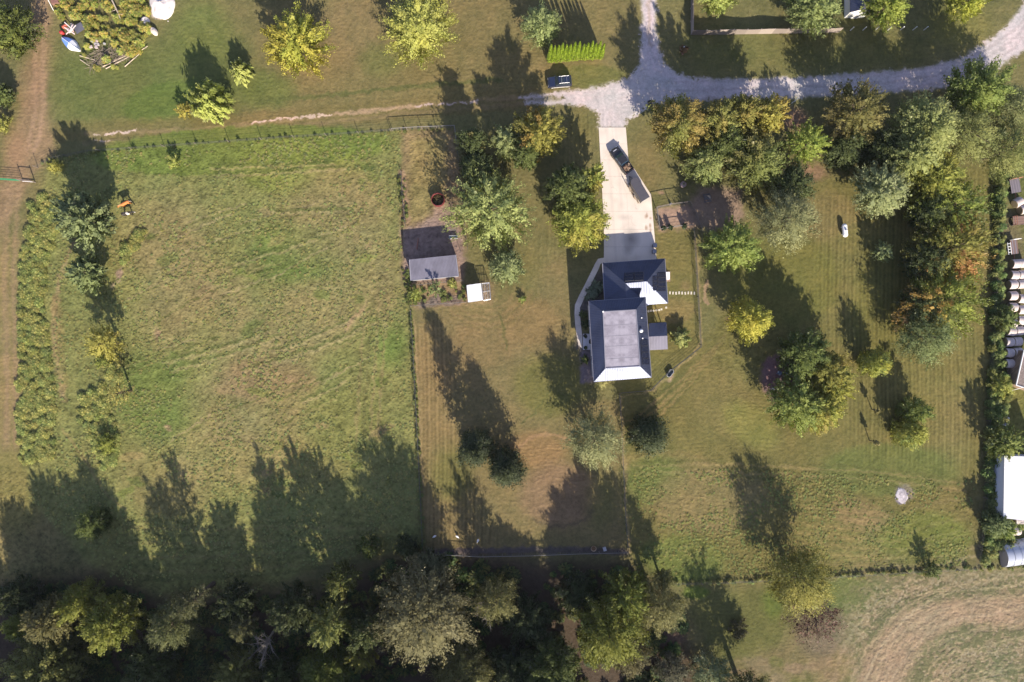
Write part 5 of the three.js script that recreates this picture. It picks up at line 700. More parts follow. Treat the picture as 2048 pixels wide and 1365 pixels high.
{ // parked SUV, nose to the west
  const p = at(1119, 164, .6), t = thing('parked_car', 'dark navy estate car with silver roof rails parked on the grass by the lime hedge', 'car', [p.x, 0, p.z], Math.PI + .085);
  const navy = new THREE.MeshPhysicalMaterial({ color: new THREE.Color(.012, .018, .045), roughness: .3, metalness: .3, clearcoat: 1, clearcoatRoughness: .08, side: THREE.DoubleSide });
  mesh('body', profile([[-2.02, .38], [-2.05, .7], [-1.98, 1.0], [.85, 1.0], [1.75, .9], [2.0, .72], [2.05, .4], [1.7, .3], [-1.7, .3]], 1.78, .08), navy, t);
  mesh('window', cabin([[-1.98, 1], [-1.72, 1.5], [.25, 1.52], [.92, 1.0]], 0, 1.66, 1.34), glass, t); mesh('roof', rbox(1.95, .07, 1.36, -.72, 1.545, 0, .03), navy, t);
  mesh('pillar', [-1.8, -.75, .1].flatMap((x) => [-1, 1].map((s) => tube(V(x, 1, s * .84), V(x + (x > 0 ? -.05 : .1), 1.52, s * .69), .04))), navy, t);
  for (const s of [-1, 1]) { mesh('roof_rail', [tube(V(-1.6, 1.63, s * .6), V(.1, 1.63, s * .6), .035), tube(V(-1.6, 1.55, s * .6), V(-1.6, 1.63, s * .6), .03), tube(V(.1, 1.55, s * .6), V(.1, 1.63, s * .6), .03)], std([.7, .7, .72], .3, .6), t); mesh('side_trim', rbox(3.2, .12, .05, -.1, .45, s * .9, .02), std([.6, .58, .56], .5), t); mesh('headlight', rbox(.12, .16, .4, 1.97, .74, s * .62, .04), std([.8, .8, .82], .2), t); mesh('tail_light', rbox(.1, .3, .16, -2.03, .85, s * .76, .03), std([.3, .01, .01], .3), t); mesh('wing_mirror', rbox(.14, .14, .2, .72, 1.08, s * .98, .04), navy, t); }
  mesh('roof_bar', [-1.2, -.3].map((x) => tube(V(x, 1.64, -.6), V(x, 1.64, .6), .03)), steel, t); mesh('sunroof', rbox(.7, .02, .8, -.4, 1.585, 0, .01), glass, t); wheels(t, [-1.28, 1.3], .82, .35, std([.7, .7, .7], .3, .5));
}
{ // pickup and trailer
  const dir = Math.atan2(355, -250) , c = at(1243, 321, .8), t = thing('pickup_truck', 'black crew-cab pickup truck hitched to a trailer on the driveway', 'pickup', [c.x, 0, c.z], Math.atan2(355, -250));
  const blk = new THREE.MeshPhysicalMaterial({ color: new THREE.Color(.012, .012, .015), roughness: .5, metalness: 0, clearcoat: .35, clearcoatRoughness: .3, side: THREE.DoubleSide });
  mesh('body', profile([[-2.45, .5], [-2.5, 1.02], [-.8, 1.05], [-.8, 1.08], [1.05, 1.1], [2.2, 1.02], [2.45, .8], [2.5, .45], [2.1, .36], [-2.2, .36]], 1.74, .07), blk, t);
  mesh('window', cabin([[-.85, 1.05], [-.72, 1.66], [.55, 1.68], [1.2, 1.08]], 0, 1.64, 1.3), std([.03, .06, .1], .06), t); mesh('roof', rbox(1.3, .07, 1.34, -.08, 1.7, 0, .03), blk, t); mesh('hood_scoop', rbox(.75, .05, .7, 1.75, 1.08, 0, .02), std([.5, .5, .54], .3, .3), t);
  mesh('pillar', [-.78, .1].flatMap((x) => [-1, 1].map((s) => tube(V(x, 1.05, s * .83), V(x + .06, 1.68, s * .67), .05))), blk, t);
  mesh('bed_wall', [rbox(1.6, .5, .09, -1.66, 1.2, -.8, .03), rbox(1.6, .5, .09, -1.66, 1.2, .8, .03), rbox(.09, .5, 1.6, -2.44, 1.2, 0, .03)], blk, t); mesh('bed_floor', box(1.55, .03, 1.5, -1.66, 1.075, 0), std([.03, .03, .03], .9), t);
  for (const s of [-1, 1]) { mesh('wing_mirror', rbox(.12, .2, .26, .95, 1.22, s * 1.02, .05), blk, t); mesh('headlight', rbox(.1, .2, .36, 2.44, .84, s * .62, .04), std([.75, .75, .78], .2), t); mesh('tail_light', rbox(.08, .3, .12, -2.49, .95, s * .78, .03), std([.3, .01, .01], .3), t); }
  mesh('bumper', [rbox(.14, .2, 1.7, 2.52, .5, 0, .05), rbox(.14, .18, 1.7, -2.54, .52, 0, .05)], steel, t); wheels(t, [-1.5, 1.55], .8, .4);
  const L = (x, y, z) => t.localToWorld(V(x, y, z)); t.updateMatrixWorld(true);
  const sc = thing('scrap_load', 'brown heap of scrap timber and branches in the pickup bed', 'scrap heap', L(-1.66, 1.1, 0).toArray(), t.rotation.y), q = rng(77), bits = [[], [], []];
  for (let i = 0; i < 46; i++) { const a = q() * 3.14, l = .3 + q() * .55, y = q() * .4; bits[i % 3].push(i % 4 ? tube(V((q() - .5) * 1.1 - Math.cos(a) * l / 2, y, (q() - .5) * 1 - Math.sin(a) * l / 2), V((q() - .5) * 1.2, y + q() * .2, (q() - .5) * 1.1), .04, .03, 5) : box(.3 + q() * .3, .05, .2 + q() * .2, (q() - .5) * 1, y, (q() - .5) * 1, a, (q() - .5) * .8)); }
  ['#7a5f4c', '#a08a76', '#4a3a30'].forEach((c, i) => mesh('timber_scrap', bits[i], std(c, .95), sc));
  // trailer
  const a = at(1262, 360, .5), b = at(1295, 407, .5), tl = thing('cargo_trailer', 'box trailer with dark grey top and rounded nose behind the pickup', 'trailer', at(1277.5, 381, 1).setY(0).toArray(), Math.atan2(340, -205));
  const roofM = std([.055, .053, .068], .8), side = std([.13, .12, .12], .8), nose = new THREE.Shape(); nose.moveTo(-2, -.78); nose.lineTo(1.4, -.78); nose.quadraticCurveTo(2.15, -.75, 2.2, 0); nose.quadraticCurveTo(2.15, .75, 1.4, .78); nose.lineTo(-2, .78); nose.closePath();
  const ex = (y, d) => new THREE.ExtrudeGeometry(nose, { depth: d, bevelEnabled: true, bevelSize: .03, bevelThickness: .03, bevelSegments: 1 }).rotateX(-Math.PI / 2).translate(0, y, 0);
  mesh('roof', ex(1.92, .06), roofM, tl); mesh('box_wall', ex(.55, 1.33).scale(.985, 1, .985), side, tl); mesh('roof_seam', [-1.3, -.5, .3, 1.1].map((x) => box(.04, .02, 1.5, x, 2.02, 0)), std([.07, .07, .09], .8), tl);
  mesh('chassis', [box(4.1, .12, 1.5, 0, .46, 0), tube(V(2.1, .48, -.4), V(3.0, .5, 0), .06), tube(V(2.1, .48, .4), V(3.0, .5, 0), .06)], blackMat, tl); mesh('fender', [rbox(1.5, .06, .26, -.5, .86, .92, .02), rbox(1.5, .06, .26, -.5, .86, -.92, .02)], side, tl); wheels(tl, [-.85, -.15], .92, .34); mesh('rear_door', rbox(.05, 1.3, 1.46, -2.05, 1.25, 0, .02), std([.3, .29, .28], .6), tl);
  tl.updateMatrixWorld(true); const sp = V(0, 0, 0); { const s = tl.localToWorld(V(-.2, 0, 1.1)), s2 = tl.localToWorld(V(-.2, 0, -1.1)); sp.copy(s.x < s2.x ? s : s2); }
  const jk = thing('timber_stack', 'jumble of pale poles and boards leaning along the west side of the trailer', 'timber', [sp.x, .09, sp.z], tl.rotation.y), qq = rng(55), js = [[], []]; for (let i = 0; i < 26; i++) { const x = (qq() - .5) * 3.6, l = .5 + qq() * .9; js[i % 2].push(tube(V(x, .05 + qq() * .9, (qq() - .5) * .35), V(x + l, .1 + qq() * .9, (qq() - .5) * .35), .04, .04, 5)); } mesh('pole', js[0], std('#a3937f', .9), jk); mesh('board', js[1], std('#6b5a4b', .9), jk);
}
// ---------------------------------------------------------------- animals
function horse(label, u, v, turn, coat, mane, patch) {
  const t = thing('horse', label, 'horse', at(u, v, 1.2).setY(0), turn);
  const bones = [[-.62, 1.22, 0, .27, -.2, 1.18, 0, .285], [-.2, 1.18, 0, .285, .45, 1.2, 0, .27], [.45, 1.22, 0, .25, .62, 1.28, 0, .2], [.55, 1.32, 0, .2, .98, 1.38, 0, .125], [.98, 1.38, 0, .125, 1.2, 1.2, 0, .11], [1.2, 1.2, 0, .11, 1.38, .92, 0, .075], [-.2, 1.12, 0, .27, .3, 1.1, 0, .26]];
  for (const s of [-1, 1]) bones.push([.48, 1.08, s * .13, .14, .5, .62, s * .14, .075], [.5, .62, s * .14, .072, .48, .12, s * .14, .05], [.48, .12, s * .14, .055, .52, .05, s * .14, .06], [-.62, 1.12, s * .14, .2, -.52, .78, s * .15, .11], [-.52, .78, s * .15, .1, -.72, .52, s * .15, .065], [-.72, .52, s * .15, .062, -.66, .12, s * .15, .05], [-.66, .12, s * .15, .055, -.61, .05, s * .15, .06], [1.1, 1.42, s * .06, .045, 1.12, 1.53, s * .08, .02]);
  const g = sdfBody(bones, .034); const c = new Float32Array(g.attributes.position.count * 3), A = coat, B = patch ?? coat; for (let i = 0; i < c.length / 3; i++) { const x = g.attributes.position.getX(i), y = g.attributes.position.getY(i), z = g.attributes.position.getZ(i), f = patch && vn(x * 5 + 5, z * 5 + y * 2) > .76 ? 1 : y < .35 ? .0 : 0; for (let k = 0; k < 3; k++) c[i * 3 + k] = f ? B[k] : A[k] * (.9 + .2 * vn(x * 9, y * 9)); } g.setAttribute('color', new THREE.BufferAttribute(c, 3));
  mesh('body', g, std([1, 1, 1], .7, 0, { vertexColors: true }), t);
  const mm = std(mane, .9), mg = []; for (let i = 0; i < 9; i++) { const k = i / 8; mg.push(tube(V(lerp(.5, 1.05, k), lerp(1.5, 1.5, k), 0), V(lerp(.44, 1, k), lerp(1.3, 1.25, k), .17), .05, .015, 5)); } mesh('mane', mg, mm, t); const tg = []; for (let i = 0; i < 7; i++) tg.push(tube(V(-.87, 1.3, (i - 3) * .012), V(-1.02 - NT[i] * .06, .6 + NT[i + 9] * .1, (i - 3) * .03), .04, .014, 5)); mesh('tail', tg, mm, t);
  mesh('hoof', [[.53, .14], [.53, -.14], [-.6, .15], [-.6, -.15]].map(([x, z]) => cyl(.06, .07, x, .035, z, 10, .07)), blackMat, t); return t;
}
horse('chestnut horse with pale mane and tail grazing at the edge of the weed strip', 248, 407, -2.66, [.42, .15, .035], [.6, .5, .36]);
horse('dark brown horse with white spots standing below the chestnut horse', 252, 427, .18, [.025, .02, .018], [.012, .011, .01], [.6, .56, .5]);
[[869.5, 1072.5, .5, 'western'], [915, 1073, 2.4, 'middle'], [956, 1081, 1.2, 'eastern']].forEach(([u, v, a, w]) => { const t = thing('white_goose', `white goose on the shaded lawn by the bottom fence, ${w} of three`, 'goose', at(u, v), a, 'white geese on the lawn'); mesh('body', sdfBody([[-.24, .32, 0, .1, 0, .33, 0, .17], [0, .33, 0, .17, .2, .37, 0, .13], [.2, .4, 0, .085, .3, .68, 0, .045], [.3, .68, 0, .05, .36, .71, 0, .045], [-.24, .34, 0, .08, -.42, .4, 0, .03]], .03), std([.78, .77, .74], .8), t); mesh('beak', new THREE.ConeGeometry(.035, .11, 8).rotateZ(-Math.PI / 2).translate(.44, .7, 0), std([.6, .25, .04], .6), t); for (const s of [-1, 1]) mesh('leg', [cyl(.016, .2, .02, .12, s * .07, 6), box(.13, .015, .1, .06, .012, s * .07)], std([.6, .25, .04], .6), t); });
// ---------------------------------------------------------------- yard and garden things
{ const b = at(876, 400, .6), t = thing('hay_ring', 'dark red round hay feeder ring filled with hay in the dirt yard', 'hay feeder', [b.x, 0, b.z]), red = std([.15, .03, .03], .6), R = 1.12; for (const y of [.08, .6, 1.15]) mesh('hoop', new THREE.TorusGeometry(R, y > 1 ? .06 : .045, 6, 32).rotateX(Math.PI / 2).translate(0, y, 0), red, t); for (let i = 0; i < 14; i++) { const a = i / 14 * 6.283; mesh('bar', tube(V(Math.cos(a) * R, .05, Math.sin(a) * R), V(Math.cos(a + .12) * R, 1.15, Math.sin(a + .12) * R), .028), red, t); } mesh('skirt', new THREE.CylinderGeometry(R - .02, R - .02, .95, 28, 1, true).translate(0, .56, 0), red, t);
  const h = thing('hay_pile', 'loose dark hay inside the red feeder ring', 'hay', [b.x, 0, b.z]), q = rng(41), L = new Leaves(900), cs = ['#8a7a50', '#6b5c3c', '#4f4630'].map(pal); for (let i = 0; i < 900; i++) { const a = q() * 6.28, r = Math.sqrt(q()) * .92; L.add(Math.cos(a) * r, .1 + .55 * (1 - r * r * .7) * (.6 + .4 * q()), Math.sin(a) * r, q() - .5, .1, q() - .5, 0, 1, 0, .22, cs[i % 3], q, .6, 2); } mesh('hay', L.geo(), leafMat, h); }
{ const p = at(907, 475), t = thing('water_trough', 'galvanised rectangular water trough east of the shed yard', 'trough', p, .05), z = std([.5, .52, .55], .4, .5); mesh('trough_wall', [rbox(1.5, .55, .05, 0, .3, -.26, .02), rbox(1.5, .55, .05, 0, .3, .26, .02), rbox(.05, .55, .5, -.73, .3, 0, .02), rbox(.05, .55, .5, .73, .3, 0, .02), box(1.45, .04, .5, 0, .06, 0)], z, t); mesh('water', box(1.38, .02, .45, 0, .46, 0), std([.04, .06, .08], .05), t); }
{ const t = thing('fallen_pole', 'reddish timber pole lying on the shaded yard in front of the shed', 'pole', at(835, 488), 1.45); mesh('pole_shaft', tube(V(-1, .1, 0), V(1, .13, 0), .1, .08, 8), std('#8a5f50', .9), t); mesh('pole_stub', tube(V(.3, .12, 0), V(.6, .3, .12), .04, .03, 5), std('#8a5f50', .9), t); }
{ const p = at(1690, 461, .7), t = thing('propane_tank', 'white horizontal gas tank on the eastern lawn', 'gas tank', [p.x, 0, p.z], Math.PI / 2 + .1); const w = std([.82, .83, .86], .35); mesh('tank', new THREE.CapsuleGeometry(.45, 1.5, 8, 20).rotateZ(Math.PI / 2).translate(0, .72, 0), w, t); mesh('valve_dome', [cyl(.17, .2, 0, 1.2, 0, 14), new THREE.SphereGeometry(.17, 12, 6, 0, 6.29, 0, 1.57).translate(0, 1.3, 0)], std([.4, .42, .5], .5), t); for (const x of [-.6, .6]) mesh('foot', box(.14, .34, .6, x, .15, 0), w, t); }
{ const p = at(1341, 747, .5), t = thing('stock_tank', 'oval galvanised stock tank set in the garden fence', 'trough', [p.x, 0, p.z], .95), s = new THREE.Shape(), k = .75, r = .38; s.absarc(k / 2, 0, r, -Math.PI / 2, Math.PI / 2); s.absarc(-k / 2, 0, r, Math.PI / 2, Math.PI * 1.5); s.closePath(); const h = new THREE.Path(); h.absarc(k / 2, 0, r - .05, -Math.PI / 2, Math.PI / 2); h.absarc(-k / 2, 0, r - .05, Math.PI / 2, Math.PI * 1.5); h.closePath(); s.holes.push(h); mesh('tank_wall', new THREE.ExtrudeGeometry(s, { depth: .6, bevelEnabled: false, curveSegments: 12 }).rotateX(-Math.PI / 2), std([.55, .56, .58], .4, .5), t); const w = new THREE.Shape(); w.absarc(k / 2, 0, r - .06, -Math.PI / 2, Math.PI / 2); w.absarc(-k / 2, 0, r - .06, Math.PI / 2, Math.PI * 1.5); mesh('water', new THREE.ShapeGeometry(w).rotateX(-Math.PI / 2).translate(0, .3, 0), std([.02, .03, .035], .05), t); }
function heap(name, label, cat, u, v, r1, r2, h, mat, rot = 0, seed = 3) { const g = new THREE.SphereGeometry(1, 40, 20, 0, 6.2832, 0, Math.PI / 2), p = g.attributes.position; for (let i = 0; i < p.count; i++) { const x = p.getX(i), y = p.getY(i), z = p.getZ(i), k = .82 + .4 * fbm(x * 2 + seed + 9, z * 2 + 9, 4); p.setXYZ(i, x * r1 * k, Math.max(-.03, y * h * (.55 + .9 * fbm(x * 3 + seed, z * 3 + 4, 4)) - .02), z * r2 * k); } g.computeVertexNormals(); const t = thing(name, label, cat, at(u, v), rot); mesh('mound', g, mat, t);
  const st = [], q = rng(seed * 13); for (let i = 0; i < 22; i++) { const a = q() * 6.28, d = .6 + q() * q() * .9; st.push(new THREE.DodecahedronGeometry(.03 + q() * .09, 0).rotateY(q() * 3).translate(Math.cos(a) * r1 * d, .03, Math.sin(a) * r2 * d)); } mesh('loose_stones', st, mat, t); return t; }
const ash = std('#ffffff', .95, 0, { map: noiseTex(128, .08, '#8a8486', '#b4aeb2', { rep: .7 }) }), gravelW = std('#ffffff', .95, 0, { map: noiseTex(128, .1, '#b9b0ac', '#d0c8c4', { rep: .8 }) });
heap('ash_heap', 'pale grey ash heap of a burn pile on the south-eastern lawn', 'ash heap', 1804, 992, 1.0, 1.35, .16, ash, .4, 5);
heap('gravel_heap', 'large heap of white gravel at the top edge beside the junk heap', 'gravel heap', 323, 10, 2.1, 2.6, .9, gravelW, .2, 8); heap('gravel_heap', 'small heap of white gravel below the large one', 'gravel heap', 290, 42, .8, .8, .45, gravelW, 0, 11);
{ const p = at(308, 63, .4), t = thing('concrete_block', 'upright pale concrete chunk at the east end of the junk heap', 'concrete block', [p.x, 0, p.z], .5); const g = new THREE.DodecahedronGeometry(.75, 1), q = g.attributes.position; for (let i = 0; i < q.count; i++) { const k = .85 + .3 * vn(q.getX(i) * 3 + 5, q.getZ(i) * 3 + q.getY(i)); q.setXYZ(i, q.getX(i) * k * .7, q.getY(i) * k * .75, q.getZ(i) * k * 1.05); } g.computeVertexNormals(); mesh('chunk', g.translate(0, .4, 0), concrete, t); mesh('rebar', tube(V(.2, .7, .2), V(.5, 1.05, .5), .02), std([.15, .06, .03], .8), t); }
{ // junk heap
  const hull = thing('boat_hull', 'blue and white upturned boat hull at the west corner of the junk heap', 'boat', at(141, 88, .5).setY(0).toArray(), -.62), bl = std([.13, .24, .55], .4), m = new MB(), st = []; for (let i = 0; i <= 12; i++) { const f = i / 12, w = .95 * Math.pow(Math.sin(Math.PI * clamp(f * .93 + .07, 0, 1)), .5) * (f > .55 ? 1 - (f - .55) * 1.1 : 1), x = -1.7 + f * 3.6; st.push([V(x, .08, -w), V(x, .55, -w * .75), V(x, .85, 0), V(x, .55, w * .75), V(x, .08, w)]); }
  const wh = new MB(); for (let i = 0; i < 12; i++) for (let k = 0; k < 4; k++) (i < 5 ? m : wh).poly([st[i][k], st[i + 1][k], st[i + 1][k + 1], st[i][k + 1]]); mesh('hull_stern', m.geo(), bl, hull); mesh('hull_bow', wh.geo(), whiteMat, hull); mesh('keel', st.slice(1).map((s, i) => tube(st[i][2], s[2], .04, .04, 5)), whiteMat, hull);
  const drum = (u, v, l, c, lie) => { const t = thing('oil_drum', l, 'drum', at(u, v), lie); const g = new THREE.LatheGeometry([[0, 0], [.29, 0], [.29, .28], [.31, .3], [.29, .32], [.29, .58], [.31, .6], [.29, .62], [.29, .88], [0, .88]].map(([x, y]) => new THREE.Vector2(x, y)), 18); mesh('drum_body', lie ? g.rotateZ(1.57).translate(.44, .3, 0) : g, std(c, .6), t); mesh('bung', lie ? box(.02, .08, .08, .46, .35, .1) : cyl(.05, .04, .12, .9, .1, 8), blackMat, t); };
  drum(127, 68, 'red drum standing at the west side of the junk heap', [.45, .04, .04], 0); drum(131, 54, 'faded red drum lying north of the standing red drum', [.42, .1, .06], .6);
  const sh = thing('roofing_sheet', 'buckled dark grey metal sheet on the junk heap north of the boat hull', 'metal sheet', at(158, 56, .5).setY(.45).toArray(), .5); mesh('sheet', ribbed([V(-.9, 0, .7), V(.9, .1, .6), V(.8, .35, -.6), V(-.8, .2, -.7)], .2, .03, .02), std([.13, .13, .16], .5, .4), sh);
  const boards = thing('board_pile', 'pile of white painted boards between the red drums and the grey sheet', 'boards', at(146, 60).toArray(), 0), q = rng(21); for (let i = 0; i < 9; i++) mesh('board', box(1.2 + q() * .9, .05, .16, (q() - .5) * .9, .25 + i * .06, (q() - .5) * .9, q() * 3, (q() - .5) * .3), std([.55 + q() * .2, .54, .52], .8), boards);
  const rub = thing('rubble_pile', 'grey rubble and broken blocks in the middle of the junk heap', 'rubble', at(198, 86).toArray()); for (let i = 0; i < 16; i++) { const c = [(q() - .5) * 2.6, .2 + q() * .3, (q() - .5) * 1.8]; mesh('block', rbox(.3 + q() * .3, .25, .3 + q() * .2, ...c, .04, q() * 3), std([.33 + q() * .12, .33, .32], .95), rub); }
  const cr = thing('crate', 'brown wooden crate with a white prop at the top left of the junk heap', 'crate', at(114, 4).toArray(), .2); for (let i = 0; i < 5; i++) mesh('slat', box(1.3, .04, .22, 0, .85, -.5 + i * .25), std([.2, .1, .08], .9), cr); mesh('side', [box(1.3, .8, .04, 0, .42, -.62), box(1.3, .8, .04, 0, .42, .62), box(.04, .8, 1.2, -.63, .42, 0), box(.04, .8, 1.2, .63, .42, 0)], std([.18, .1, .08], .9), cr); mesh('prop_pole', tube(V(-.9, .1, 1.4), V(-1.1, 1.2, -.9), .06), whiteMat, cr);
  const tr = thing('dead_trunk', 'pale dead trunk lying along the junk heap towards the top', 'log', at(236, 24).toArray(), 0), pb = std('#b5a692', .9); mesh('log', [tube(V(-.8, .5, -1.8), V(.4, .6, .6), .13, .1, 7), tube(V(.4, .6, .6), V(.9, .7, 2), .1, .05, 6)], pb, tr); mesh('branch', [tube(V(0, .55, -.2), V(-.9, .9, .4), .05, .02, 5), tube(V(.4, .6, .6), V(1.3, .8, .8), .05, .02, 5)], pb, tr);
  const logs = [[[206, 134], [272, 104], 'longest pale pole on the south edge of the junk heap'], [[212, 138], [262, 114], 'second long pale pole just outside the longest one'], [[250, 134], [282, 108], 'thin pole at the south-east corner of the junk heap'], [[160, 112], [192, 122], 'short pole by the boat hull on the south-west edge of the heap'], [[161, 120], [180, 133], 'dark pole on the outer south-west edge of the heap'], [[278, 104], [297, 94], 'pole stub at the east corner of the junk heap']];
  for (const [a, b, l] of logs) { const A = at(...a).setY(.15), B = at(...b).setY(.35), t = thing('timber_pole', l, 'pole'); mesh('pole_shaft', tube(A, B, .09, .05, 7), pb, t); mesh('twig', tube(A.clone().lerp(B, .6), A.clone().lerp(B, .75).add(V(.25, .3, .35)), .03, .01, 4), pb, t); }
  const br = thing('brush_heap', 'grey heap of tangled branches on the south side of the junk heap', 'branches', at(222, 112).toArray()), tw = []; for (let i = 0; i < 130; i++) { const x = (q() - .5) * 7, z = (q() - .5) * 3 - x * .28, a = q() * 3.14, l = .5 + q() * 1.3; tw.push(tube(V(x - Math.cos(a) * l, q() * .5, z - Math.sin(a) * l), V(x + Math.cos(a) * l, q() * .7, z + Math.sin(a) * l), .035, .015, 4)); } mesh('branches', tw, std('#85786a', .95), br, { kind: 'stuff' });
}
{ const p = at(1301.5, 207, .5), t = thing('road_bin', 'black rubbish bin tipped over at the road edge beside the driveway mouth', 'rubbish bin', [p.x, 0, p.z], -1.2); const b = new THREE.CylinderGeometry(.4, .32, .95, 4, 1).rotateY(Math.PI / 4).rotateZ(1.57); mesh('bin_body', b.translate(0, .32, 0), blackMat, t); mesh('lid', rbox(.06, .62, .66, -.55, .34, 0, .02), std([.05, .06, .07], .5), t); for (const z of [-.25, .25]) mesh('wheel', new THREE.CylinderGeometry(.11, .11, .06, 10).rotateX(1.57).translate(.45, .12, z), rubber, t); }
{ const p = at(1583, 207), t = thing('sign_post', 'leaning white sign post south of the gravel road', 'sign post', p, .8); mesh('post_shaft', tube(V(0, -.1, 0), V(.35, 2.1, .1), .05), whiteMat, t); mesh('sign_plate', rbox(.5, .35, .04, .33, 1.9, .1, .015), whiteMat, t); mesh('cross_arm', tube(V(-.25, 1.5, .1), V(.75, 1.55, .05), .03), whiteMat, t); }
{ const p = at(1365, 102), t = thing('flower_bed', 'small rusty flower bush with a white marker by the road bend lawn', 'flower bush', p); treeParts(t, 'shrub', .75, 1, ['#6c5a3c', '#8b6a44'], '#a8663c', .4, 611, { s: .2 }); mesh('marker', rbox(.18, .7, .1, .1, .6, -.4, .03), whiteMat, t); }
[[1324, 456, 'western'], [1341, 456, 'middle'], [1367, 456, 'eastern']].forEach(([u, v, w]) => { const t = thing('pen_shrub', `small dark clipped conifer along the south edge of the dirt pen, ${w} of three`, 'shrub', at(u, v)); treeParts(t, 'dense', .36, 1.5, ['#3c4a30', '#4a5a38'], null, 0, 700 + (u | 0), { s: .16, dens: 900 }); });
{ const p = at(1415, 396, .5), t = thing('picnic_table', 'small dark picnic table on the shaded dirt pen', 'table', [p.x, 0, p.z], .2), m = std([.09, .085, .09], .8); for (let i = 0; i < 4; i++) mesh('plank', box(1.3, .04, .17, 0, .72, -.28 + i * .19), m, t); for (const z of [-.62, .62]) mesh('bench', box(1.3, .04, .24, 0, .42, z), m, t); for (const x of [-.5, .5]) mesh('leg', [tube(V(x, 0, -.6), V(x, .72, .15), .035), tube(V(x, 0, .6), V(x, .72, -.15), .035)], m, t); }
{ const p = at(1367, 369, .3), t = thing('boulder', 'pinkish round boulder at the tree edge north of the dirt pen', 'boulder', [p.x, 0, p.z]); const g = new THREE.IcosahedronGeometry(.55, 3), q = g.attributes.position; for (let i = 0; i < q.count; i++) { const k = .9 + .25 * vn(q.getX(i) * 3 + 8, q.getZ(i) * 3 + q.getY(i) * 2); q.setXYZ(i, q.getX(i) * k, q.getY(i) * k * .7, q.getZ(i) * k); } g.computeVertexNormals(); mesh('rock', g.translate(0, .25, 0), std('#8b7a78', .95), t); mesh('moss', new THREE.SphereGeometry(.3, 10, 6, 0, 6.3, 0, .8).translate(0, .38, 0), std('#5f6240', .95), t); }
{ const t = thing('water_jug', 'white plastic jug on the north fence of the dirt pen', 'jug', at(1341, 409)); mesh('jug_body', rbox(.34, .5, .34, 0, .26, 0, .1), whiteMat, t); mesh('cap', cyl(.07, .08, 0, .54, 0, 10), std([.1, .2, .5], .5), t); }
[[1557, 746, 2.6, [.1, .14, .22], 'blue-grey lawn chair in the shade of the mulch bed, western of three'], [1572, 747, 3.6, [.1, .14, .22], 'blue-grey lawn chair in the shade of the mulch bed, northern of three'], [1545, 779, .6, [.4, .42, .5], 'pale lawn chair at the sunlit south end of the mulch bed']].forEach(([u, v, a, c, l]) => { const t = thing('lawn_chair', l, 'chair', at(u, v), a), m = std(c, .7); mesh('seat', rbox(.55, .06, .55, 0, .38, 0, .02), m, t); mesh('backrest', rbox(.06, .6, .55, -.3, .68, 0, .02), m, t); mesh('armrest', [rbox(.5, .05, .08, 0, .58, -.3, .02), rbox(.5, .05, .08, 0, .58, .3, .02)], m, t); for (const [x, z] of [[-.24, -.26], [.24, -.26], [-.24, .26], [.24, .26]]) mesh('leg', box(.06, .38, .06, x, .19, z), m, t); });
{ const t = thing('fire_ring', 'reddish stone ring beside the pale lawn chair on the mulch bed', 'fire pit', at(1555, 779)); for (let i = 0; i < 9; i++) { const a = i / 9 * 6.28; mesh('stone', rbox(.3, .24, .22, Math.cos(a) * .48, .12, Math.sin(a) * .48, .05, -a), std([.2 + NT[i] * .06, .1, .08], .95), t); } mesh('ash_bed', cyl(.4, .06, 0, .04, 0, 12), ash, t); }
{ const t = thing('scrap_box', 'pale wooden box in the fenced strip by the yard corner at the bottom', 'box', at(1209, 1098), .3); mesh('side', [box(.5, .4, .03, 0, .2, -.3), box(.5, .4, .03, 0, .2, .3), box(.03, .4, .6, -.25, .2, 0), box(.03, .4, .6, .25, .2, 0)], std([.35, .34, .36], .8), t); mesh('lid', box(.56, .03, .66, 0, .42, 0), std([.4, .39, .4], .8), t); }
{ const t = thing('feed_tub', 'pale round feed tub half in sun inside the fenced strip at the bottom', 'tub', at(1187, 1097)); mesh('tub', new THREE.LatheGeometry([[0, .02], [.36, .02], [.46, .4], [.5, .4], [.4, 0]].map(([x, y]) => new THREE.Vector2(x, y)), 20), std('#b09a80', .8), t); mesh('feed', cyl(.38, .03, 0, .22, 0, 14), std('#6a5138', .95), t); }
// ---------------------------------------------------------------- grass, weeds and undergrowth: far too many to count
function clumpGeo(n, R, h, cols, s, seed, long = 2.2) { const q = rng(seed), L = new Leaves(n), P = cols.map(pal); for (let i = 0; i < n; i++) { const a = q() * 6.28, r = Math.sqrt(q()) * R, y = h * (.15 + .85 * q()) * (1 - .5 * (r / R) ** 2), c = P[(q() * P.length) | 0]; L.add(Math.cos(a) * r, y, Math.sin(a) * r, Math.cos(a), .35, Math.sin(a), Math.cos(a) * r / R * .5, 1, Math.sin(a) * r / R * .5 + .25, s, c, q, 1.1, long); } return L.geo(); }
function scatter(name, label, category, geo, spots, seed, sMin = .7, sMax = 1.3, tint = .25) {
  const m = new THREE.InstancedMesh(geo, leafMat, spots.length), q = rng(seed), M = new THREE.Matrix4(), Q = new THREE.Quaternion(), c = new THREE.Color(); m.name = numbered(name); m.castShadow = m.receiveShadow = true;
  spots.forEach(([u, v, k], i) => { const s = lerp(sMin, sMax, q()) * (k ?? 1); M.compose(V(XW(u), 0, ZW(v)), Q.setFromAxisAngle(V(0, 1, 0), q() * 6.28), V(s, s * (.8 + .4 * q()), s)); m.setMatrixAt(i, M); const b = 1 - tint / 2 + tint * q(); c.setRGB(b * (1 + (q() - .5) * tint), b, b * (1 + (q() - .5) * tint * .6)); m.setColorAt(i, c); });
  m.userData = { label, category, kind: 'stuff' }; scene.add(m); return m;
}
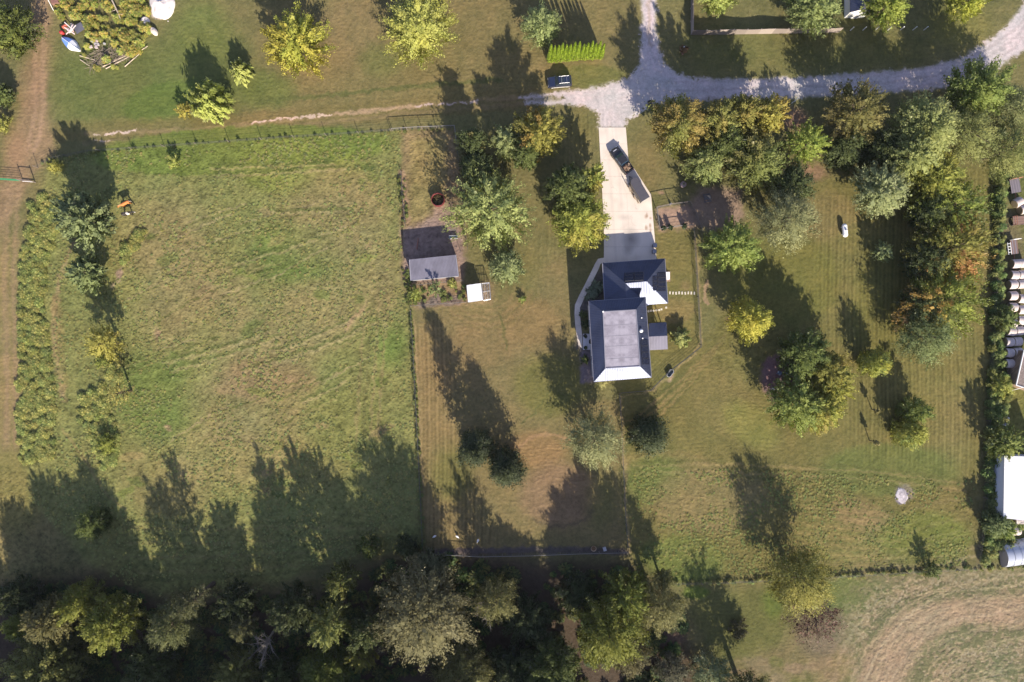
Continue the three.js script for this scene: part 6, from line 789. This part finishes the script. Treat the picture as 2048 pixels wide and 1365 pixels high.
const inPoly = (p, x, y) => { let k = false; for (let i = 0, j = p.length - 1; i < p.length; j = i++) if ((p[i][1] > y) !== (p[j][1] > y) && x < (p[j][0] - p[i][0]) * (y - p[i][1]) / (p[j][1] - p[i][1]) + p[i][0]) k = !k; return k; };
function fill(poly, n, seed, keep = () => 1) { const q = rng(seed), us = poly.map((p) => p[0]), vs = poly.map((p) => p[1]), a = Math.min(...us), b = Math.max(...us), c = Math.min(...vs), d = Math.max(...vs), out = []; for (let i = 0; i < n * 6 && out.length < n; i++) { const u = lerp(a, b, q()), v = lerp(c, d, q()); if (inPoly(poly, u, v) && q() < keep(u, v)) out.push([u, v]); } return out; }
const along = (pts, w, step, seed) => { const q = rng(seed), o = []; for (let i = 0; i < pts.length - 1; i++) { const a = pts[i], b = pts[i + 1], l = Math.hypot(b[0] - a[0], b[1] - a[1]); for (let s = 0; s < l; s += step) { const f = (s + q() * step) / l; o.push([lerp(a[0], b[0], f) + (q() - .5) * w, lerp(a[1], b[1], f) + (q() - .5) * w]); } } return o; };
const WEED = [[[62, 402], [82, 390], [120, 398], [122, 440], [96, 520], [88, 600], [96, 700], [108, 800], [106, 915], [38, 928], [36, 800], [40, 650], [44, 520]], [[165, 790], [205, 770], [235, 860], [232, 925], [205, 940], [180, 880], [150, 830]], [[200, 700], [240, 720], [238, 760], [205, 750]], [[245, 490], [272, 462], [292, 462], [270, 505], [240, 530]]];
const weedy = (u, v) => clamp((fbm(u * .05, v * .05, 3) - .36) * 6, .4, 1);
scatter('weeds', 'tall yellow-green goldenrod weeds in long strips beside the dirt lane', 'weeds', clumpGeo(150, .62, .5, ['#99a054', '#a2a35b', '#89934a', '#ada85a', '#7c8645'], .16, 3), [...fill(WEED[0], 1000, 5, weedy), ...fill(WEED[1], 240, 6, weedy), ...fill(WEED[2], 40, 7), ...fill(WEED[3], 40, 8)], 9, .35, 1.3, .22);
scatter('weeds', 'tangled lime and golden weeds overgrowing the junk heap', 'weeds', clumpGeo(150, .55, 1.1, ['#9ba848', '#a9ad50', '#c0ab52', '#8a9842', '#b8aa6a'], .18, 13), [...fill([[108, 0], [300, 0], [300, 60], [285, 100], [235, 140], [190, 140], [165, 112], [165, 60], [125, 44]], 150, 14, (u, v) => Math.hypot(u - 145, v - 72) < 34 ? 0 : Math.hypot(u - 220, v - 118) < 40 ? .3 : 1), ...fill([[240, 60], [300, 60], [285, 105], [250, 120]], 40, 15)], 16, .5, 1.2, .28);
scatter('weeds', 'strip of tall green weeds along the eastern boundary fence', 'weeds', clumpGeo(150, .55, 1.4, ['#707e42', '#7f8b48', '#8c9350', '#64723a'], .18, 23), [...along([[2000, 335], [1996, 480], [1990, 620], [1985, 760], [1978, 900], [1980, 1000], [1972, 1120]], 20, 3.2, 24), ...along([[1990, 750], [2005, 800], [1996, 850]], 24, 5, 25), ...fill([[1985, 1020], [2030, 1030], [2040, 1080], [1990, 1100], [1975, 1080]], 60, 26)], 27, .7, 1.4, .4);
scatter('weeds', 'ragged grass and weeds under the fence of the stubble field', 'weeds', clumpGeo(60, .5, .9, ['#7f8546', '#8c8b4e', '#70793e'], .22, 33), along([[1345, 1168], [1460, 1164], [1560, 1159], [1700, 1151], [1830, 1143], [1960, 1137], [2048, 1135]], 9, 4.2, 34), 35, .25, .8, .4);
scatter('weeds', 'dark weeds growing along the pasture fences and the yard edge', 'weeds', clumpGeo(50, .35, .7, ['#727c40', '#828548', '#626e38'], .2, 43), [...along([[76, 336], [106, 320], [180, 305], [400, 290], [560, 278], [785, 263], [905, 258]], 5, 14, 44), ...along([[803, 350], [805, 400], [811, 450]], 14, 3, 45), ...along([[822, 622], [832, 800], [842, 1000], [846, 1095]], 5, 5, 46), ...fill([[805, 540], [822, 540], [826, 610], [812, 612]], 40, 47), ...fill([[826, 572], [928, 564], [930, 600], [828, 608]], 60, 48, (u, v) => .5)], 49, .3, .9, .25);
const patch = (u, v) => clamp((fbm(u * .02, v * .02, 3) - .42) * 5, .06, 1);
scatter('grass', 'coarse tufted grass of the western pasture', 'grass', clumpGeo(12, .15, .1, ['#8f9552', '#98955a', '#848e4a', '#9c965e'], .13, 53), fill(PASTURE, 9000, 54, patch), 55, .6, 1.4, .3);
scatter('grass', 'rough unmown grass of the south-eastern meadow', 'grass', clumpGeo(12, .14, .09, ['#929452', '#9b9758', '#878e4a'], .12, 63), fill([[1265, 930], [1950, 960], [1935, 1130], [1350, 1162], [1265, 1100]], 3000, 64, patch), 65, .6, 1.3, .4);
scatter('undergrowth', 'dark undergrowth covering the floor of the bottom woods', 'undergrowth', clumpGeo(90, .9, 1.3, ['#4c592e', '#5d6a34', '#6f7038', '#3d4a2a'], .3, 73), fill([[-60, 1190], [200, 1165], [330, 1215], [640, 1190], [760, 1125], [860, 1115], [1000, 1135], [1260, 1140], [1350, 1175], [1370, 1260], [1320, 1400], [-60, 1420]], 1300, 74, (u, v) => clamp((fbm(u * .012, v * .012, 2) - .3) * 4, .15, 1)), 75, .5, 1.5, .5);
{ // the woods go on below the frame: one mass
  const g = new THREE.Group(); treeParts(g, 'maple', 4.8, 19, G.mid, null, 0, 888, { dens: 160, s: .45 }); const crown = g.children[1].geometry, spots = []; const q = rng(801);
  for (let u = -80; u < 1220; u += 82) for (const v of [1428, 1500, 1570]) spots.push([u + (q() - .5) * 50, v + (q() - .5) * 40]);
  scatter('woods', 'dense woods continuing beyond the bottom of the picture', 'woods', crown, spots, 802, .8, 1.15, .3);
}
renderer.render(scene, camera);
